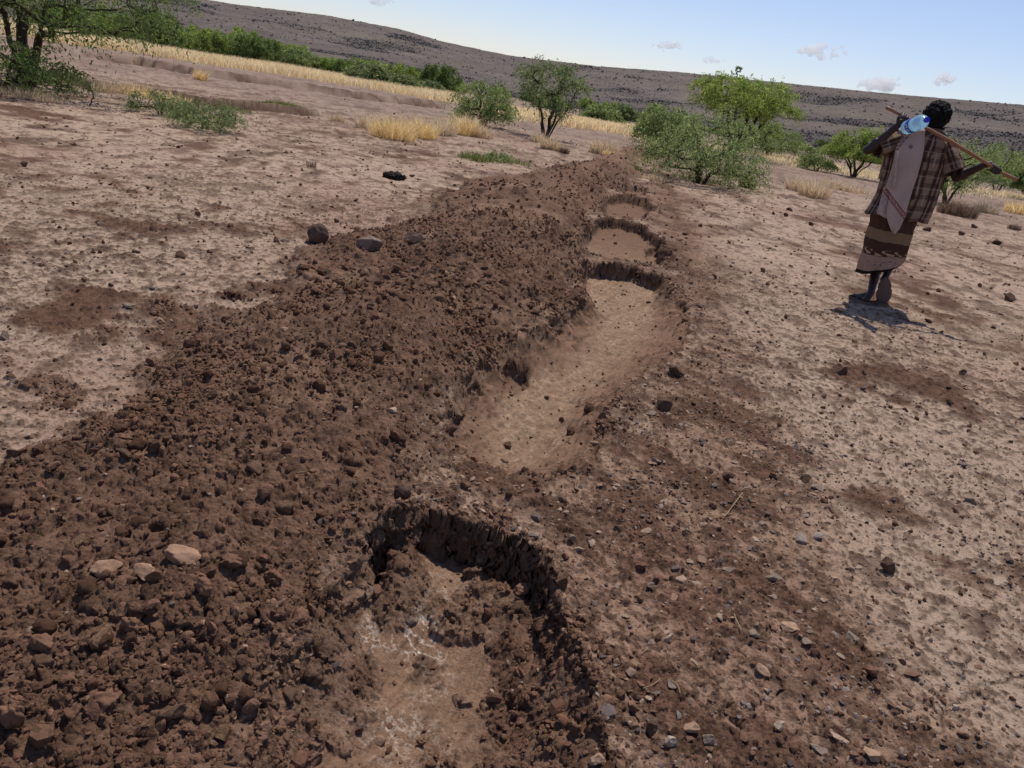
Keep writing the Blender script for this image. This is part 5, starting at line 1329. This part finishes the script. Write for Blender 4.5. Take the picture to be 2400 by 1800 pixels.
def flat_mat(name, c, rough=.5):
    m, nt, p, o_ = mat_base(name); p.inputs['Roughness'].default_value = rough
    nz = nt.nodes.new('ShaderNodeTexNoise'); nz.inputs['Scale'].default_value = 40; cr = nt.nodes.new('ShaderNodeValToRGB')
    cr.color_ramp.elements[0].color = (*(np.array(c) * .85), 1); cr.color_ramp.elements[1].color = (*(np.clip(np.array(c) * 1.1, 0, 1)), 1)
    nt.links.new(nz.outputs[0], cr.inputs[0]); nt.links.new(cr.outputs[0], p.inputs['Base Color']); return m
BR = empty('water_bottle', tuple(B0)); tag(BR, 'clear blue tinted plastic water bottle with a blue cap on the man left shoulder', 'bottle')
V, F = lathe(prof, 40, Rb, np.zeros(3)); bob = obj('bottle_body', mesh_np('bottle_body', V, F, None, True), mb, BR)
V, F = lathe([(.07, .0458), (.07, .0464), (.118, .0464), (.118, .0458)], 40, Rb, np.zeros(3)); lab = obj('bottle_label', mesh_np('bottle_label', V, F, None, True), flat_mat('label_blue', (.01, .10, .50)), BR)
V, F = lathe([(.248, 0), (.248, .0165), (.252, .017), (.266, .017), (.270, .0155), (.271, 0)], 24, Rb, np.zeros(3)); obj('bottle_cap', mesh_np('bottle_cap', V, F, None, False), flat_mat('cap_blue', (.005, .03, .55), .35), BR)
# white script on the label
cu = bpy.data.curves.new('lettering', 'FONT'); cu.body = 'Ro'; cu.size = .05 * BS; cu.extrude = .0004; cu.align_x = 'CENTER'; cu.align_y = 'CENTER'; cu.shear = .3
t = bpy.data.objects.new('tmp', cu); COL.objects.link(t); dg = bpy.context.evaluated_depsgraph_get(); tm = bpy.data.meshes.new_from_object(t.evaluated_get(dg)); bpy.data.objects.remove(t)
co = np.empty(len(tm.vertices) * 3, np.float32); tm.vertices.foreach_get('co', co); co = co.reshape(-1, 3).astype(float)
tocam = np.array([0, 0, CAM_H]) - B0; tocam /= np.linalg.norm(tocam); lc = Rb.T @ tocam; th0 = math.atan2(lc[1], lc[0]) 
rr_ = .0470 * BS; th = th0 + co[:, 0] / rr_; zc = .094 * BS + co[:, 1] * .7
co = np.stack([np.cos(th) * (rr_ + co[:, 2]), np.sin(th) * (rr_ + co[:, 2]), zc], -1) @ Rb.T
tm.vertices.foreach_set('co', co.astype(np.float32).ravel()); tm.update(); tm.name = 'lettering'; tm.materials.clear()
obj('lettering', tm, flat_mat('white_ink', (.8, .8, .8)), lab)

# ------------------------------------------------------------------ clouds
mc, nt, p_, o_ = mat_base('cloud'); nt.nodes.remove(p_); pv = nt.nodes.new('ShaderNodeVolumePrincipled'); pv.inputs['Density'].default_value = .03; pv.inputs['Color'].default_value = (1, 1, 1, 1); pv.inputs['Anisotropy'].default_value = .5
nt.links.new(pv.outputs[0], o_.inputs['Volume'])
rc = np.random.default_rng(9)
for k, (px, py, w_, h_, lb) in enumerate([(1443,100,78,20,'flat white cloud, the leftmost of the low row over the hill'), (1538,131,62,14,'faint wispy white cloud just below the leftmost one'), (1773,114,125,28,'largest bright white cloud in the middle of the right sky'), (1900,182,92,36,'puffy white cloud rising behind the hill near the man head'), (2040,174,46,22,'small white cloud farthest right'), (820,5,70,16,'thin cloud at the top edge of the picture')]):
    X, Y_ = px * K, py * K; r_ = ray(X, Y_); D_ = 4200.0; c0 = np.array([0, 0, CAM_H]) + r_ / np.linalg.norm(r_) * D_; s_ = D_ / FPX * K * .92
    parts = []; rt = CR; upv = CU
    for i in range(34):
        a = rc.uniform(-1, 1); hh = (1 - abs(a) ** 1.7); b = rc.uniform(-.45, .55 * 1) * hh; rad = h_ * s_ * rc.uniform(.13, .30) * (.4 + .6 * hh)
        parts.append(ell(c0 + (rt * a * w_ / 2 + upv * b * h_) * s_ * .88 + FWD * rc.uniform(-1, 1) * h_ * s_ * .5, rad * 1.5, rad * 1.4, rad, sub=2))
    o = fuse('cloud', parts, h_ * s_ / 14, mc, None, 2, org=c0, post=lambda c, h=h_ * s_, k=k: c + (np.stack([perlin(c[:, 0] / h * 7 + c[:, 2] / h * 5, c[:, 1] / h * 6 + c[:, 2] / h * 9, k + q) for q in range(3)], -1)) * h * .07)
    o.location = tuple(c0); tag(o, lb, 'cloud', kind=None)
